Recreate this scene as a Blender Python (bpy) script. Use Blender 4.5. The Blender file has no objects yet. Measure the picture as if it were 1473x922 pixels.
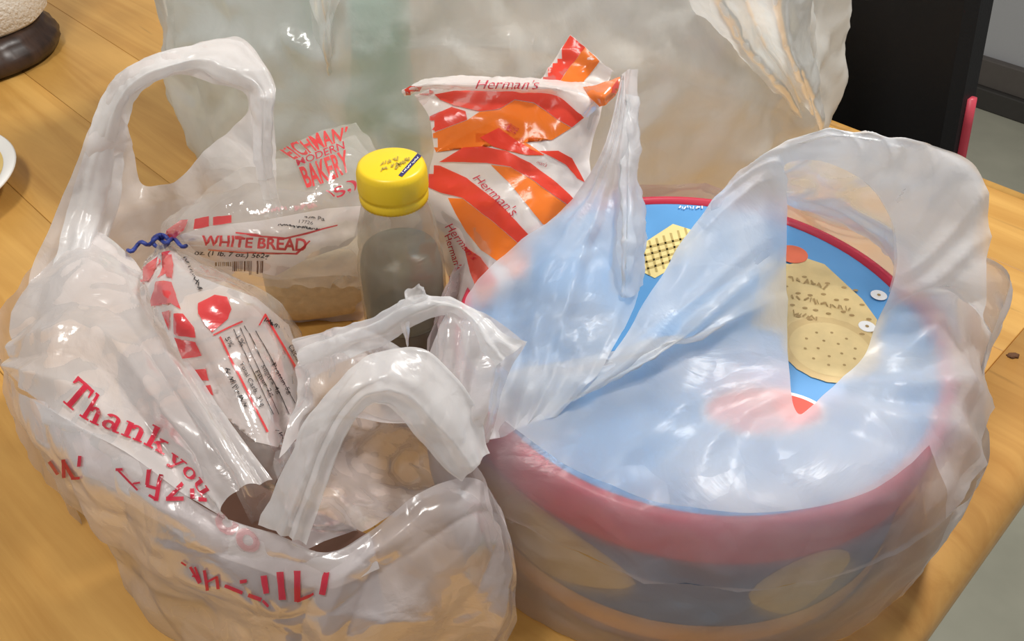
import bpy, bmesh, math, random
import numpy as np
from mathutils import Vector, Matrix, noise
from mathutils.bvhtree import BVHTree

random.seed(7)
scn = bpy.context.scene
COL = scn.collection
T = 0.75                                  # table top height
W, H, F, PITCH, HC = 1473.0, 922.0, 1300.0, math.radians(41.0), 0.41

# ------------------------------------------------------------------ camera
cam = bpy.data.cameras.new('camera')
cam.sensor_width = 36.0
cam.lens = 36.0 * F / W
cam.clip_start = 0.01
cam_o = bpy.data.objects.new('camera', cam)
COL.objects.link(cam_o)
cam_o.location = (0, 0, T + HC)
cam_o.rotation_euler = (math.pi / 2 - PITCH, 0, 0)
scn.camera = cam_o

# ------------------------------------------------------------------ light
world = bpy.data.worlds.new('room_light')
scn.world = world
world.use_nodes = True
bg = world.node_tree.nodes['Background']
bg.inputs[0].default_value = (1.0, 0.985, 0.96, 1)
bg.inputs[1].default_value = 0.34

def area(name, loc, target, size, energy, color):
    l = bpy.data.lights.new(name, 'AREA')
    l.shape = 'DISK'; l.size = size; l.energy = energy; l.color = color
    o = bpy.data.objects.new(name, l)
    COL.objects.link(o)
    o.location = loc
    o.rotation_euler = (Vector(target) - Vector(loc)).to_track_quat('-Z', 'Y').to_euler()
    return o
area('ceiling_light', (0.62, 0.86, T + 1.28), (0.05, 0.35, T), 0.20, 15.5, (1.0, 0.98, 0.94))
area('fill_light', (-0.45, 0.08, T + 1.68), (-0.05, 0.45, T), 0.35, 12.0, (1.0, 0.97, 0.93))  # added fill lamp, brightens the bag handles and the back bag

vs = scn.view_settings
vs.view_transform = 'Standard'
vs.look = 'None'
vs.exposure = 0.08
vs.gamma = 1.0
vs.use_curve_mapping = False
try:
    scn.cycles.transparent_max_bounces = 32
    scn.cycles.max_bounces = 12
except Exception:
    pass

# ------------------------------------------------------------------ maths helpers
SP, CP = math.sin(PITCH), math.cos(PITCH)

def P(px, py, h):
    """point of the line of sight through a photo pixel at height h above the table"""
    a = (px - W / 2); b = -(py - H / 2)
    d = (a, CP * F + SP * b, -SP * F + CP * b)
    t = (h - HC) / d[2]
    return Vector((d[0] * t, d[1] * t, T + HC + d[2] * t))

CAM = Vector((0, 0, T + HC))
def RAY(px, py):
    a = (px - W / 2); b = -(py - H / 2)
    return Vector((a, CP * F + SP * b, -SP * F + CP * b)).normalized()

# ------------------------------------------------------------------ materials
def new_mat(name):
    m = bpy.data.materials.new(name)
    m.use_nodes = True
    nt = m.node_tree
    for n in list(nt.nodes):
        nt.nodes.remove(n)
    out = nt.nodes.new('ShaderNodeOutputMaterial')
    return m, nt, out

def lnk(nt, a, b):
    nt.links.new(a, b)

def simple(name, col, rough=0.5, bump=0.0, scale=60, spec=0.5, var=0.0, metal=0.0, trans=0.0, coord='Object', ior=1.45):
    m, nt, out = new_mat(name)
    p = nt.nodes.new('ShaderNodeBsdfPrincipled')
    p.inputs['Base Color'].default_value = (*col, 1)
    p.inputs['Roughness'].default_value = rough
    p.inputs['Specular IOR Level'].default_value = spec
    p.inputs['Metallic'].default_value = metal
    p.inputs['Transmission Weight'].default_value = trans
    p.inputs['IOR'].default_value = ior
    lnk(nt, p.outputs[0], out.inputs[0])
    tc = nt.nodes.new('ShaderNodeTexCoord')
    nz = nt.nodes.new('ShaderNodeTexNoise')
    nz.inputs['Scale'].default_value = scale
    nz.inputs['Detail'].default_value = 5
    lnk(nt, tc.outputs[coord], nz.inputs['Vector'])
    if var > 0:
        mx = nt.nodes.new('ShaderNodeMix'); mx.data_type = 'RGBA'
        mx.inputs[6].default_value = (*[c * (1 - var) for c in col], 1)
        mx.inputs[7].default_value = (*[min(1, c * (1 + var)) for c in col], 1)
        lnk(nt, nz.outputs[0], mx.inputs[0])
        lnk(nt, mx.outputs[2], p.inputs['Base Color'])
    if bump > 0:
        b = nt.nodes.new('ShaderNodeBump')
        b.inputs['Strength'].default_value = bump
        b.inputs['Distance'].default_value = 0.002
        lnk(nt, nz.outputs[0], b.inputs['Height'])
        lnk(nt, b.outputs[0], p.inputs['Normal'])
    return m

def film(name, col=(0.9, 0.9, 0.9), opacity=0.5, gloss=0.10, rough=0.2, bump=0.5, bscale=45, tint=(1, 1, 1), ovar=0.25, sub=0.5, frost=0.0, fio=1.12, crease=0.35):
    """thin plastic film: part of the light passes straight through, the rest scatters to both sides"""
    m, nt, out = new_mat(name)
    N = nt.nodes.new
    tr = N('ShaderNodeBsdfTransparent'); tr.inputs[0].default_value = (*tint, 1)
    df = N('ShaderNodeBsdfDiffuse'); df.inputs[0].default_value = (*col, 1)
    tl = N('ShaderNodeBsdfTranslucent'); tl.inputs[0].default_value = (*col, 1)
    gl = N('ShaderNodeBsdfGlossy'); gl.inputs['Roughness'].default_value = rough
    gl.inputs[0].default_value = (1, 1, 1, 1)
    sc = N('ShaderNodeMixShader'); sc.inputs[0].default_value = sub
    lnk(nt, df.outputs[0], sc.inputs[1]); lnk(nt, tl.outputs[0], sc.inputs[2])
    a = N('ShaderNodeMixShader')
    if frost > 0:
        rf = N('ShaderNodeBsdfRefraction'); rf.inputs[0].default_value = (*tint, 1)
        rf.inputs['Roughness'].default_value = 0.75; rf.inputs['IOR'].default_value = fio
        fz = N('ShaderNodeMixShader'); fz.inputs[0].default_value = frost
        lnk(nt, tr.outputs[0], fz.inputs[1]); lnk(nt, rf.outputs[0], fz.inputs[2])
        lnk(nt, fz.outputs[0], a.inputs[1])
    else:
        lnk(nt, tr.outputs[0], a.inputs[1])
    lnk(nt, sc.outputs[0], a.inputs[2])
    tc = N('ShaderNodeTexCoord')
    nz = N('ShaderNodeTexNoise'); nz.inputs['Scale'].default_value = 14; nz.inputs['Detail'].default_value = 4
    nz.inputs['Distortion'].default_value = 0.6
    lnk(nt, tc.outputs['Object'], nz.inputs['Vector'])
    mr = N('ShaderNodeMapRange')
    mr.inputs['From Min'].default_value = 0.3; mr.inputs['From Max'].default_value = 0.7
    mr.inputs['To Min'].default_value = max(0, opacity * (1 - ovar)); mr.inputs['To Max'].default_value = min(1, opacity * (1 + ovar))
    lnk(nt, nz.outputs[0], mr.inputs['Value'])
    lnk(nt, mr.outputs[0], a.inputs[0])
    g = N('ShaderNodeMixShader')
    fr = N('ShaderNodeFresnel'); fr.inputs['IOR'].default_value = 1.35
    fm = N('ShaderNodeMath'); fm.operation = 'MULTIPLY_ADD'; fm.inputs[1].default_value = 0.3; fm.inputs[2].default_value = gloss * 0.4
    fm.use_clamp = True
    lnk(nt, fr.outputs[0], fm.inputs[0])
    lnk(nt, fm.outputs[0], g.inputs[0])
    lnk(nt, a.outputs[0], g.inputs[1]); lnk(nt, gl.outputs[0], g.inputs[2])
    # crinkles
    vo = N('ShaderNodeTexVoronoi'); vo.feature = 'DISTANCE_TO_EDGE'; vo.inputs['Scale'].default_value = bscale
    n2 = N('ShaderNodeTexNoise'); n2.inputs['Scale'].default_value = bscale * 0.5; n2.inputs['Detail'].default_value = 6
    n2.inputs['Distortion'].default_value = 1.2
    va = N('ShaderNodeVectorMath'); va.operation = 'ADD'
    vm = N('ShaderNodeVectorMath'); vm.operation = 'SCALE'; vm.inputs['Scale'].default_value = 0.03
    lnk(nt, tc.outputs['Object'], n2.inputs['Vector'])
    lnk(nt, n2.outputs['Color'], vm.inputs[0])
    lnk(nt, tc.outputs['Object'], va.inputs[0]); lnk(nt, vm.outputs[0], va.inputs[1])
    lnk(nt, va.outputs[0], vo.inputs['Vector'])
    rd = N('ShaderNodeTexNoise'); rd.noise_type = 'RIDGED_MULTIFRACTAL'; rd.inputs['Scale'].default_value = bscale * 0.55
    rd.inputs['Detail'].default_value = 2.0; rd.inputs['Distortion'].default_value = 0.4
    lnk(nt, va.outputs[0], rd.inputs['Vector'])
    rs = N('ShaderNodeMath'); rs.operation = 'MULTIPLY'; rs.inputs[1].default_value = crease
    lnk(nt, rd.outputs[0], rs.inputs[0])
    ad0 = N('ShaderNodeMath'); ad0.operation = 'MULTIPLY_ADD'; ad0.inputs[1].default_value = 0.8
    lnk(nt, vo.outputs['Distance'], ad0.inputs[0]); lnk(nt, n2.outputs[0], ad0.inputs[2])
    ad = N('ShaderNodeMath'); ad.operation = 'ADD'
    lnk(nt, ad0.outputs[0], ad.inputs[0]); lnk(nt, rs.outputs[0], ad.inputs[1])
    b = N('ShaderNodeBump'); b.inputs['Strength'].default_value = bump; b.inputs['Distance'].default_value = 0.006
    lnk(nt, ad.outputs[0], b.inputs['Height'])
    for n in (df, tl, gl):
        lnk(nt, b.outputs[0], n.inputs['Normal'])
    lnk(nt, g.outputs[0], out.inputs[0])
    return m

def wood(name, c1, c2, rough=0.38, stretch=(2.2, 26, 26), spec=0.4):
    m, nt, out = new_mat(name)
    N = nt.nodes.new
    p = N('ShaderNodeBsdfPrincipled'); p.inputs['Roughness'].default_value = rough
    p.inputs['Specular IOR Level'].default_value = spec
    tc = N('ShaderNodeTexCoord'); oi = N('ShaderNodeObjectInfo')
    mp = N('ShaderNodeMapping'); mp.inputs['Scale'].default_value = stretch
    cmb = N('ShaderNodeCombineXYZ')
    ml = N('ShaderNodeMath'); ml.operation = 'MULTIPLY'; ml.inputs[1].default_value = 40
    lnk(nt, oi.outputs['Random'], ml.inputs[0])
    lnk(nt, ml.outputs[0], cmb.inputs[0]); lnk(nt, ml.outputs[0], cmb.inputs[1])
    lnk(nt, tc.outputs['Object'], mp.inputs['Vector']); lnk(nt, cmb.outputs[0], mp.inputs['Location'])
    nz = N('ShaderNodeTexNoise'); nz.inputs['Scale'].default_value = 1.4; nz.inputs['Detail'].default_value = 7
    nz.inputs['Distortion'].default_value = 0.9; nz.inputs['Roughness'].default_value = 0.6
    lnk(nt, mp.outputs[0], nz.inputs['Vector'])
    cr = N('ShaderNodeValToRGB')
    cr.color_ramp.elements[0].position = 0.36; cr.color_ramp.elements[0].color = (*c2, 1)
    cr.color_ramp.elements[1].position = 0.62; cr.color_ramp.elements[1].color = (*c1, 1)
    lnk(nt, nz.outputs[0], cr.inputs[0])
    # blotchy larger tone and small dark streaks
    n3 = N('ShaderNodeTexNoise'); n3.inputs['Scale'].default_value = 7; n3.inputs['Detail'].default_value = 3
    lnk(nt, tc.outputs['Object'], n3.inputs['Vector'])
    n4 = N('ShaderNodeTexNoise'); n4.inputs['Scale'].default_value = 3.4; n4.inputs['Detail'].default_value = 2
    lnk(nt, mp.outputs[0], n4.inputs['Vector'])
    r4 = N('ShaderNodeMapRange'); r4.inputs['From Min'].default_value = 0.70; r4.inputs['From Max'].default_value = 0.80
    r4.inputs['To Min'].default_value = 1.0; r4.inputs['To Max'].default_value = 0.62
    lnk(nt, n4.outputs[0], r4.inputs['Value'])
    r3 = N('ShaderNodeMapRange'); r3.inputs['From Min'].default_value = 0.3; r3.inputs['From Max'].default_value = 0.7
    r3.inputs['To Min'].default_value = 0.82; r3.inputs['To Max'].default_value = 1.1
    lnk(nt, n3.outputs[0], r3.inputs['Value'])
    ro = N('ShaderNodeMapRange'); ro.inputs['To Min'].default_value = 0.92; ro.inputs['To Max'].default_value = 1.06
    lnk(nt, oi.outputs['Random'], ro.inputs['Value'])
    m1 = N('ShaderNodeMath'); m1.operation = 'MULTIPLY'
    lnk(nt, r3.outputs[0], m1.inputs[0]); lnk(nt, r4.outputs[0], m1.inputs[1])
    m2 = N('ShaderNodeMath'); m2.operation = 'MULTIPLY'
    lnk(nt, m1.outputs[0], m2.inputs[0]); lnk(nt, ro.outputs[0], m2.inputs[1])
    vm = N('ShaderNodeVectorMath'); vm.operation = 'SCALE'
    lnk(nt, cr.outputs[0], vm.inputs[0]); lnk(nt, m2.outputs[0], vm.inputs['Scale'])
    lnk(nt, vm.outputs[0], p.inputs['Base Color'])
    b = N('ShaderNodeBump'); b.inputs['Strength'].default_value = 0.12; b.inputs['Distance'].default_value = 0.002
    lnk(nt, nz.outputs[0], b.inputs['Height']); lnk(nt, b.outputs[0], p.inputs['Normal'])
    lnk(nt, p.outputs[0], out.inputs[0])
    return m

M = {}
M['wood'] = wood('honey_pine', (0.67, 0.375, 0.100), (0.54, 0.275, 0.062))
M['wood_edge'] = wood('honey_pine_edge', (0.60, 0.325, 0.095), (0.48, 0.235, 0.062))
M['leg_wood'] = wood('dark_leg_wood', (0.20, 0.14, 0.09), (0.14, 0.09, 0.06))
M['dark_wood'] = wood('carved_dark_wood', (0.075, 0.042, 0.03), (0.03, 0.018, 0.014), rough=0.35, stretch=(8, 30, 8))
M['floor'] = simple('vinyl_floor', (0.42, 0.41, 0.32), 0.5, 0.05, 9, var=0.22)
M['wall'] = simple('painted_wall', (0.46, 0.46, 0.47), 0.8, 0.1, 200, var=0.03)
M['baseboard'] = simple('brown_baseboard', (0.11, 0.095, 0.085), 0.5, var=0.1)
M['baseboard2'] = simple('dark_baseboard_foot', (0.05, 0.045, 0.04), 0.6, var=0.1)
M['black'] = simple('black_vinyl', (0.014, 0.014, 0.015), 0.6, 0.15, 400, spec=0.25)
M['piping'] = simple('red_piping', (0.55, 0.06, 0.09), 0.4, var=0.1)
M['chrome'] = simple('grey_metal', (0.3, 0.3, 0.3), 0.3, metal=1, var=0.05)
M['paper'] = simple('paper_towel', (0.80, 0.76, 0.69), 0.9, 1.0, 260, var=0.04)
M['card'] = simple('cardboard_core', (0.36, 0.26, 0.16), 0.8, var=0.1)
M['china'] = simple('white_china', (0.84, 0.82, 0.78), 0.15, var=0.02)
M['china_yellow'] = simple('yellow_glaze', (0.80, 0.56, 0.17), 0.2, var=0.12, scale=90)
M['china_blue'] = simple('blue_glaze', (0.10, 0.16, 0.25), 0.2, var=0.12)
M['crumb'] = simple('dark_crumb', (0.12, 0.05, 0.02), 0.8, 0.6, 900, var=0.3)
M['bag'] = film('white_bag_film', (0.94, 0.905, 0.90), 0.72, gloss=0.10, rough=0.20, bump=0.34, bscale=34, frost=0.35, crease=0.6)
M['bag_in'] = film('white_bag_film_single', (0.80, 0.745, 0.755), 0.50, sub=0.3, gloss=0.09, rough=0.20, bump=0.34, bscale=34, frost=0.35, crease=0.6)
M['bag_thick'] = film('white_bag_film_folded', (0.94, 0.935, 0.935), 0.86, gloss=0.06, rough=0.26, bump=0.34, bscale=34, crease=0.6)
M['bag_tin'] = film('pale_bag_film', (0.82, 0.81, 0.84), 0.32, gloss=0.05, rough=0.34, bump=0.55, bscale=30, ovar=0.35, frost=0.45, crease=0.6)
M['bag_tin2'] = film('pale_bag_film_handle', (0.92, 0.925, 0.935), 0.58, gloss=0.04, rough=0.36, bump=0.5, bscale=28, ovar=0.42, frost=0.85, fio=1.20, crease=0.6)
M['bag_clear'] = film('clear_bag_film', (0.93, 0.955, 0.95), 0.80, gloss=0.10, rough=0.17, bump=0.4, bscale=20, ovar=0.3, frost=0.35, crease=0.7)
M['bread_film'] = film('clear_bread_film', (0.90, 0.89, 0.87), 0.27, gloss=0.13, rough=0.10, bump=0.4, bscale=40)
M['bread_white'] = film('white_printed_film', (0.90, 0.84, 0.82), 0.72, gloss=0.12, rough=0.14, bump=0.25, bscale=40)
M['stripe_white'] = film('white_wrapper_film', (0.93, 0.86, 0.82), 0.93, gloss=0.04, rough=0.22, bump=0.15, bscale=36, sub=0.3)

def ink(name, col, op=0.92, gl=0.1):
    return film(name, col, op, gloss=gl, rough=0.2, bump=0.15, bscale=36, ovar=0.06, sub=0.2)
M['red_ink'] = ink('red_ink', (0.72, 0.045, 0.05))
M['red_ink_deep'] = ink('deep_red_ink', (0.58, 0.015, 0.045))
M['red_ink_faint'] = ink('faint_red_ink', (0.75, 0.30, 0.32), 0.4)
M['pink_ink'] = ink('pink_ink', (0.85, 0.52, 0.50), 0.6)
M['black_ink'] = ink('black_ink', (0.03, 0.025, 0.025))
M['stripe_red'] = ink('red_stripe_ink', (0.84, 0.065, 0.035), 0.95, 0.03)
M['stripe_orange'] = ink('orange_stripe_ink', (0.94, 0.22, 0.025), 0.95, 0.03)
M['tie'] = simple('blue_twist_tie', (0.035, 0.06, 0.30), 0.4, var=0.15)
M['cap'] = simple('yellow_cap', (0.88, 0.60, 0.02), 0.35, var=0.05, scale=20)
M['navy'] = simple('navy_print', (0.035, 0.03, 0.13), 0.5)
M['grime'] = simple('grey_print', (0.42, 0.30, 0.05), 0.6)
M['white_print'] = simple('white_print', (0.85, 0.85, 0.85), 0.4)
M['bottle'] = film('clear_bottle_plastic', (0.62, 0.60, 0.54), 0.22, gloss=0.10, rough=0.12, bump=0.3, bscale=30, tint=(0.93, 0.92, 0.87))
M['liquid'] = simple('brown_drink', (0.075, 0.045, 0.022), 0.12, var=0.1)
M['foam'] = film('pale_drink', (0.42, 0.39, 0.31), 0.75, gloss=0.04, rough=0.3, bump=0.2, tint=(0.85, 0.83, 0.76))
M['crust'] = simple('bread_crust', (0.30, 0.12, 0.045), 0.7, 0.5, 300, var=0.3)
M['crumb_in'] = simple('bread_crumb_white', (0.86, 0.76, 0.55), 0.9, 0.6, 400, var=0.1)
M['tin_blue'] = simple('tin_blue', (0.10, 0.31, 0.62), 0.32, var=0.06, scale=15, spec=0.4)
M['tin_red'] = simple('tin_red', (0.52, 0.022, 0.055), 0.33, var=0.06)
M['tin_gold'] = simple('tin_gold_band', (0.88, 0.45, 0.12), 0.35, var=0.1)
M['tin_side'] = simple('tin_side_print', (0.13, 0.17, 0.24), 0.4, var=0.2, scale=14)
M['cracker'] = simple('cracker_print', (0.66, 0.50, 0.23), 0.4, var=0.14, scale=120)
M['biscuit'] = simple('round_biscuit_print', (0.60, 0.43, 0.19), 0.4, var=0.10, scale=120)
M['wafer'] = simple('wafer_print', (0.80, 0.66, 0.28), 0.4, var=0.08)
M['wafer_line'] = simple('wafer_line_print', (0.48, 0.36, 0.12), 0.4, var=0.08)
M['hole'] = simple('biscuit_hole_print', (0.36, 0.23, 0.08), 0.5)
M['cherry'] = simple('orange_red_print', (0.70, 0.13, 0.05), 0.35, var=0.15)
M['logo_red'] = simple('red_logo_print', (0.80, 0.05, 0.02), 0.35)
M['green'] = simple('green_bottle_plastic', (0.04, 0.34, 0.16), 0.25, var=0.15)
M['carton'] = simple('white_carton', (0.80, 0.83, 0.80), 0.6, var=0.04)

# ------------------------------------------------------------------ object helpers
def thing(name, label, cat, loc=(0, 0, 0), rotz=0.0, group=None):
    o = bpy.data.objects.new(name, None)
    COL.objects.link(o)
    o.location = loc; o.rotation_euler = (0, 0, rotz)
    o.empty_display_size = 0.02
    o['label'] = label; o['category'] = cat
    if group: o['group'] = group
    return o

def obj(name, mesh, mat, parent=None, smooth=True):
    if isinstance(mesh, bmesh.types.BMesh):
        me = bpy.data.meshes.new(name)
        mesh.to_mesh(me); mesh.free()
    else:
        me = mesh
    if mat is not None and len(me.materials) == 0:
        me.materials.append(M[mat] if isinstance(mat, str) else mat)
    if smooth:
        me.polygons.foreach_set('use_smooth', [True] * len(me.polygons))
    o = bpy.data.objects.new(name, me)
    COL.objects.link(o)
    if parent is not None:
        o.parent = parent
        # geometry of parts is written in world coordinates: bring it into the parent's frame
    return o

def to_parent(o, parent):
    """parent o (whose mesh is in world coordinates) keeping it in place"""
    def world_of(p):
        m = Matrix.Translation(p.location) @ p.rotation_euler.to_matrix().to_4x4()
        if p.parent is not None:
            m = world_of(p.parent) @ p.matrix_parent_inverse @ m
        return m
    o.parent = parent
    o.matrix_parent_inverse = world_of(parent).inverted()
    return o

def tag(o, label, cat, group=None):
    o['label'] = label; o['category'] = cat
    if group: o['group'] = group
    return o

def box_bm(sx, sy, sz, c=(0, 0, 0), bev=0.0, seg=2):
    bm = bmesh.new()
    bmesh.ops.create_cube(bm, size=1.0)
    bmesh.ops.scale(bm, vec=(sx, sy, sz), verts=bm.verts)
    if bev > 0:
        bmesh.ops.bevel(bm, geom=list(bm.edges), offset=bev, segments=seg, profile=0.5, affect='EDGES')
    bmesh.ops.translate(bm, vec=c, verts=bm.verts)
    return bm

def lathe_bm(prof, n=64, cap0=True, cap1=True, rfun=None):
    bm = bmesh.new()
    rings = []
    for r, z in prof:
        ring = []
        for i in range(n):
            a = 2 * math.pi * i / n
            rr = r if rfun is None else rfun(r, z, a)
            ring.append(bm.verts.new((rr * math.cos(a), rr * math.sin(a), z)))
        rings.append(ring)
    for a, b in zip(rings[:-1], rings[1:]):
        for i in range(n):
            j = (i + 1) % n
            bm.faces.new((a[i], a[j], b[j], b[i]))
    if cap0: bm.faces.new(list(reversed(rings[0])))
    if cap1: bm.faces.new(rings[-1])
    return bm

def tube_bm(pts, rad, n=8, bm=None):
    bm = bm or bmesh.new()
    pts = [Vector(p) for p in pts]
    rings = []
    for i, p in enumerate(pts):
        a = pts[max(0, i - 1)]; b = pts[min(len(pts) - 1, i + 1)]
        t = (b - a).normalized()
        u = t.cross(Vector((0, 0, 1)))
        if u.length < 1e-3: u = t.cross(Vector((1, 0, 0)))
        u.normalize(); v = t.cross(u)
        r = rad[i] if isinstance(rad, (list, tuple)) else rad
        rings.append([bm.verts.new(p + u * r * math.cos(2 * math.pi * k / n) + v * r * math.sin(2 * math.pi * k / n)) for k in range(n)])
    for a, b in zip(rings[:-1], rings[1:]):
        for k in range(n):
            l = (k + 1) % n
            bm.faces.new((a[k], a[l], b[l], b[k]))
    bm.faces.new(list(reversed(rings[0]))); bm.faces.new(rings[-1])
    return bm

# ---------------------------- crumpled sheets through control points
def cr_matrix(n, m, closed=False):
    """weights (m x n) of a Catmull-Rom spline through n points sampled m times"""
    w = np.zeros((m, n))
    for i in range(m):
        s = (i / m * n) if closed else (i / (m - 1) * (n - 1))
        k = int(math.floor(s))
        if not closed: k = min(k, n - 2)
        t = s - k
        c = [-.5 * t + t * t - .5 * t ** 3, 1 - 2.5 * t * t + 1.5 * t ** 3, .5 * t + 2 * t * t - 1.5 * t ** 3, -.5 * t * t + .5 * t ** 3]
        for q in range(4):
            j = k - 1 + q
            if closed:
                w[i, j % n] += c[q]
            elif j < 0:
                w[i, 0] += 2 * c[q]; w[i, 1] -= c[q]
            elif j >= n:
                w[i, n - 1] += 2 * c[q]; w[i, n - 2] -= c[q]
            else:
                w[i, j] += c[q]
    return w

def crumple(p, seed, k):
    """field of sharp creases, about -1..1"""
    q = Vector((p[0] * k + seed * 7.3, p[1] * k - seed * 3.1, p[2] * k + seed * 1.7))
    w = noise.noise(q * 0.6 + Vector((9.1, 2.2, 5.5)))
    q = q + Vector((w, -w, w * 0.5))
    a = abs(noise.noise(q))
    b = abs(noise.noise(q * 1.3 + Vector((31.7, 4.4, 17.1))))
    return (0.30 - a) * 2.2 - (0.30 - b) * 2.0

def sheet(rows, nu, nv, amp=0.0022, k=30.0, seed=1, closed=False, edge_fade=0.0, folds=None, shift=0.0):
    """rows: control rows, each a list of (px,py,h) or Vectors; gives (verts, faces)"""
    ctl = np.array([[tuple(c) if isinstance(c, Vector) else tuple(P(*c)) for c in r] for r in rows])
    R, C, _ = ctl.shape
    A = cr_matrix(R, nu); B = cr_matrix(C, nv, closed)
    g = np.einsum('ir,rcd,jc->ijd', A, ctl, B)
    du = np.gradient(g, axis=0)
    if closed:
        dv = (np.roll(g, -1, 1) - np.roll(g, 1, 1)) * 0.5
    else:
        dv = np.gradient(g, axis=1)
    nrm = np.cross(du, dv)
    ln = np.linalg.norm(nrm, axis=2, keepdims=True); ln[ln < 1e-12] = 1
    nrm /= ln
    disp = np.zeros((nu, nv))
    for i in range(nu):
        for j in range(nv):
            p = g[i, j]
            d = amp * crumple(p, seed, k) + amp * 0.4 * crumple(p, seed + 5, k * 2.3)
            if edge_fade:
                e = min(i, nu - 1 - i) / (nu * edge_fade)
                d *= min(1, e)
            disp[i, j] = d
    if folds:
        # long pleats: list of (axis 0/1, count, amplitude, waviness)
        uu = np.linspace(0, 1, nu)[:, None] + np.zeros((1, nv)); vv = np.linspace(0, 1, nv)[None, :] + np.zeros((nu, 1))
        for ax, cnt, a, wv in folds:
            s, o = (vv, uu) if ax == 1 else (uu, vv)
            ph = s * cnt + wv * np.sin(o * 3.1 + seed) + 0.35 * np.sin(s * cnt * 2.17 + seed * 1.3 + o * 2)
            tri = 2 * np.abs(ph - np.floor(ph + 0.5))
            a = a * np.sqrt(np.abs(np.sin(np.pi * s))) * np.clip(o * 3.0, 0, 1) if (closed and ax == 1) else a
            disp += a * (tri ** 0.7 - 0.5) * (0.5 + 0.5 * np.sin(s * 9.7 + seed * 2.1) ** 2)
    g = g + nrm * (disp + shift)[:, :, None]
    verts = [tuple(x) for x in g.reshape(-1, 3)]
    faces = []
    for i in range(nu - 1):
        for j in range(nv if closed else nv - 1):
            j2 = (j + 1) % nv
            faces.append((i * nv + j, i * nv + j2, (i + 1) * nv + j2, (i + 1) * nv + j))
    return verts, faces

def floor_clip(vf, z=T + 0.0006):
    v, f = vf
    return [(a, b, max(c, z)) for a, b, c in v], f

def join(parts):
    V, Fc = [], []
    for v, f in parts:
        o = len(V)
        V += list(v); Fc += [tuple(i + o for i in q) for q in f]
    return V, Fc

def mesh_of(name, vf):
    me = bpy.data.meshes.new(name)
    me.from_pydata(vf[0], [], vf[1]); me.update()
    return me

def bvh_of(vf):
    return BVHTree.FromPolygons([Vector(v) for v in vf[0]], vf[1])

# ---------------------------- printing that follows a sheet
def lay(bm2d, bvh, lift=0.0005, cell=7.0):
    """bm2d: flat bmesh in photo pixels; cut finely and laid on the sheet"""
    bmesh.ops.triangulate(bm2d, faces=list(bm2d.faces))
    xs = [v.co.x for v in bm2d.verts]; ys = [v.co.y for v in bm2d.verts]
    if not xs: return None
    for ax, lo, hi in ((0, min(xs), max(xs)), (1, min(ys), max(ys))):
        n = int((hi - lo) / cell)
        for i in range(1, n + 1):
            co = [0, 0, 0]; no = [0, 0, 0]
            co[ax] = lo + (hi - lo) * i / (n + 1); no[ax] = 1
            bmesh.ops.bisect_plane(bm2d, geom=list(bm2d.verts) + list(bm2d.edges) + list(bm2d.faces), plane_co=co, plane_no=no, dist=1e-4)
    dead = []
    for v in bm2d.verts:
        d = RAY(v.co.x, v.co.y)
        loc, nor, idx, dist = bvh.ray_cast(CAM, d)
        if loc is None:
            dead.append(v); continue
        if nor.dot(d) > 0: nor = -nor
        v.co = loc + nor * lift
    if dead:
        bmesh.ops.delete(bm2d, geom=dead, context='VERTS')
    return bm2d

def poly2d(polys):
    bm = bmesh.new()
    for pl in polys:
        vs_ = [bm.verts.new((x, y, 0)) for x, y in pl]
        try: bm.faces.new(vs_)
        except Exception: pass
    return bm

def stroke(x0, y0, x1, y1, w, ox=0.0, oy=0.0, k=1.0):
    """one pen stroke of full width w, read in an enlarged view with origin ox,oy and scale k"""
    dx, dy = x1 - x0, y1 - y0; L = max(1e-6, math.hypot(dx, dy)); nx, ny = -dy / L * w / 2, dx / L * w / 2
    return [(ox + a / k, oy + b / k) for a, b in ((x0 + nx, y0 + ny), (x1 + nx, y1 + ny), (x1 - nx, y1 - ny), (x0 - nx, y0 - ny))]

def marks(a, b, h, n, seed, w=1.3):
    """a line of print too small to read: short uneven strokes from a to b"""
    r = random.Random(seed); out = []
    (x0, y0), (x1, y1) = a, b
    L = math.hypot(x1 - x0, y1 - y0); ux, uy = (x1 - x0) / L, (y1 - y0) / L
    for i in range(n):
        t = (i + r.uniform(.2, .8)) / n * L
        if r.random() < .12: continue
        lo, hi = r.uniform(-.5, -.1) * h, r.uniform(.1, .5) * h
        sk = r.uniform(-.35, .35) * h
        px, py = x0 + ux * t, y0 + uy * t
        out.append(stroke(px - uy * lo + ux * sk, py + ux * lo + uy * sk, px - uy * hi - ux * sk, py + ux * hi - uy * sk, w * r.uniform(.7, 1.4)))
    return out

def text_bm(s, bold=0.0, shear=0.0, spacing=1.0):
    cu = bpy.data.curves.new('lettering', 'FONT')
    cu.body = s; cu.size = 1.0; cu.offset = bold; cu.shear = shear; cu.space_character = spacing
    cu.resolution_u = 3
    o = bpy.data.objects.new('lettering', cu)
    COL.objects.link(o)
    dg = bpy.context.evaluated_depsgraph_get()
    dg.update()
    me = bpy.data.meshes.new_from_object(o.evaluated_get(dg))
    bpy.data.objects.remove(o); bpy.data.curves.remove(cu)
    bm = bmesh.new(); bm.from_mesh(me); bpy.data.meshes.remove(me)
    xs = [v.co.x for v in bm.verts]; ys = [v.co.y for v in bm.verts]
    x0, x1, y0, y1 = min(xs), max(xs), min(ys), max(ys)
    for v in bm.verts:
        v.co.x = (v.co.x - x0) / (x1 - x0); v.co.y = (v.co.y - y0) / (y1 - y0); v.co.z = 0
    return bm

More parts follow.
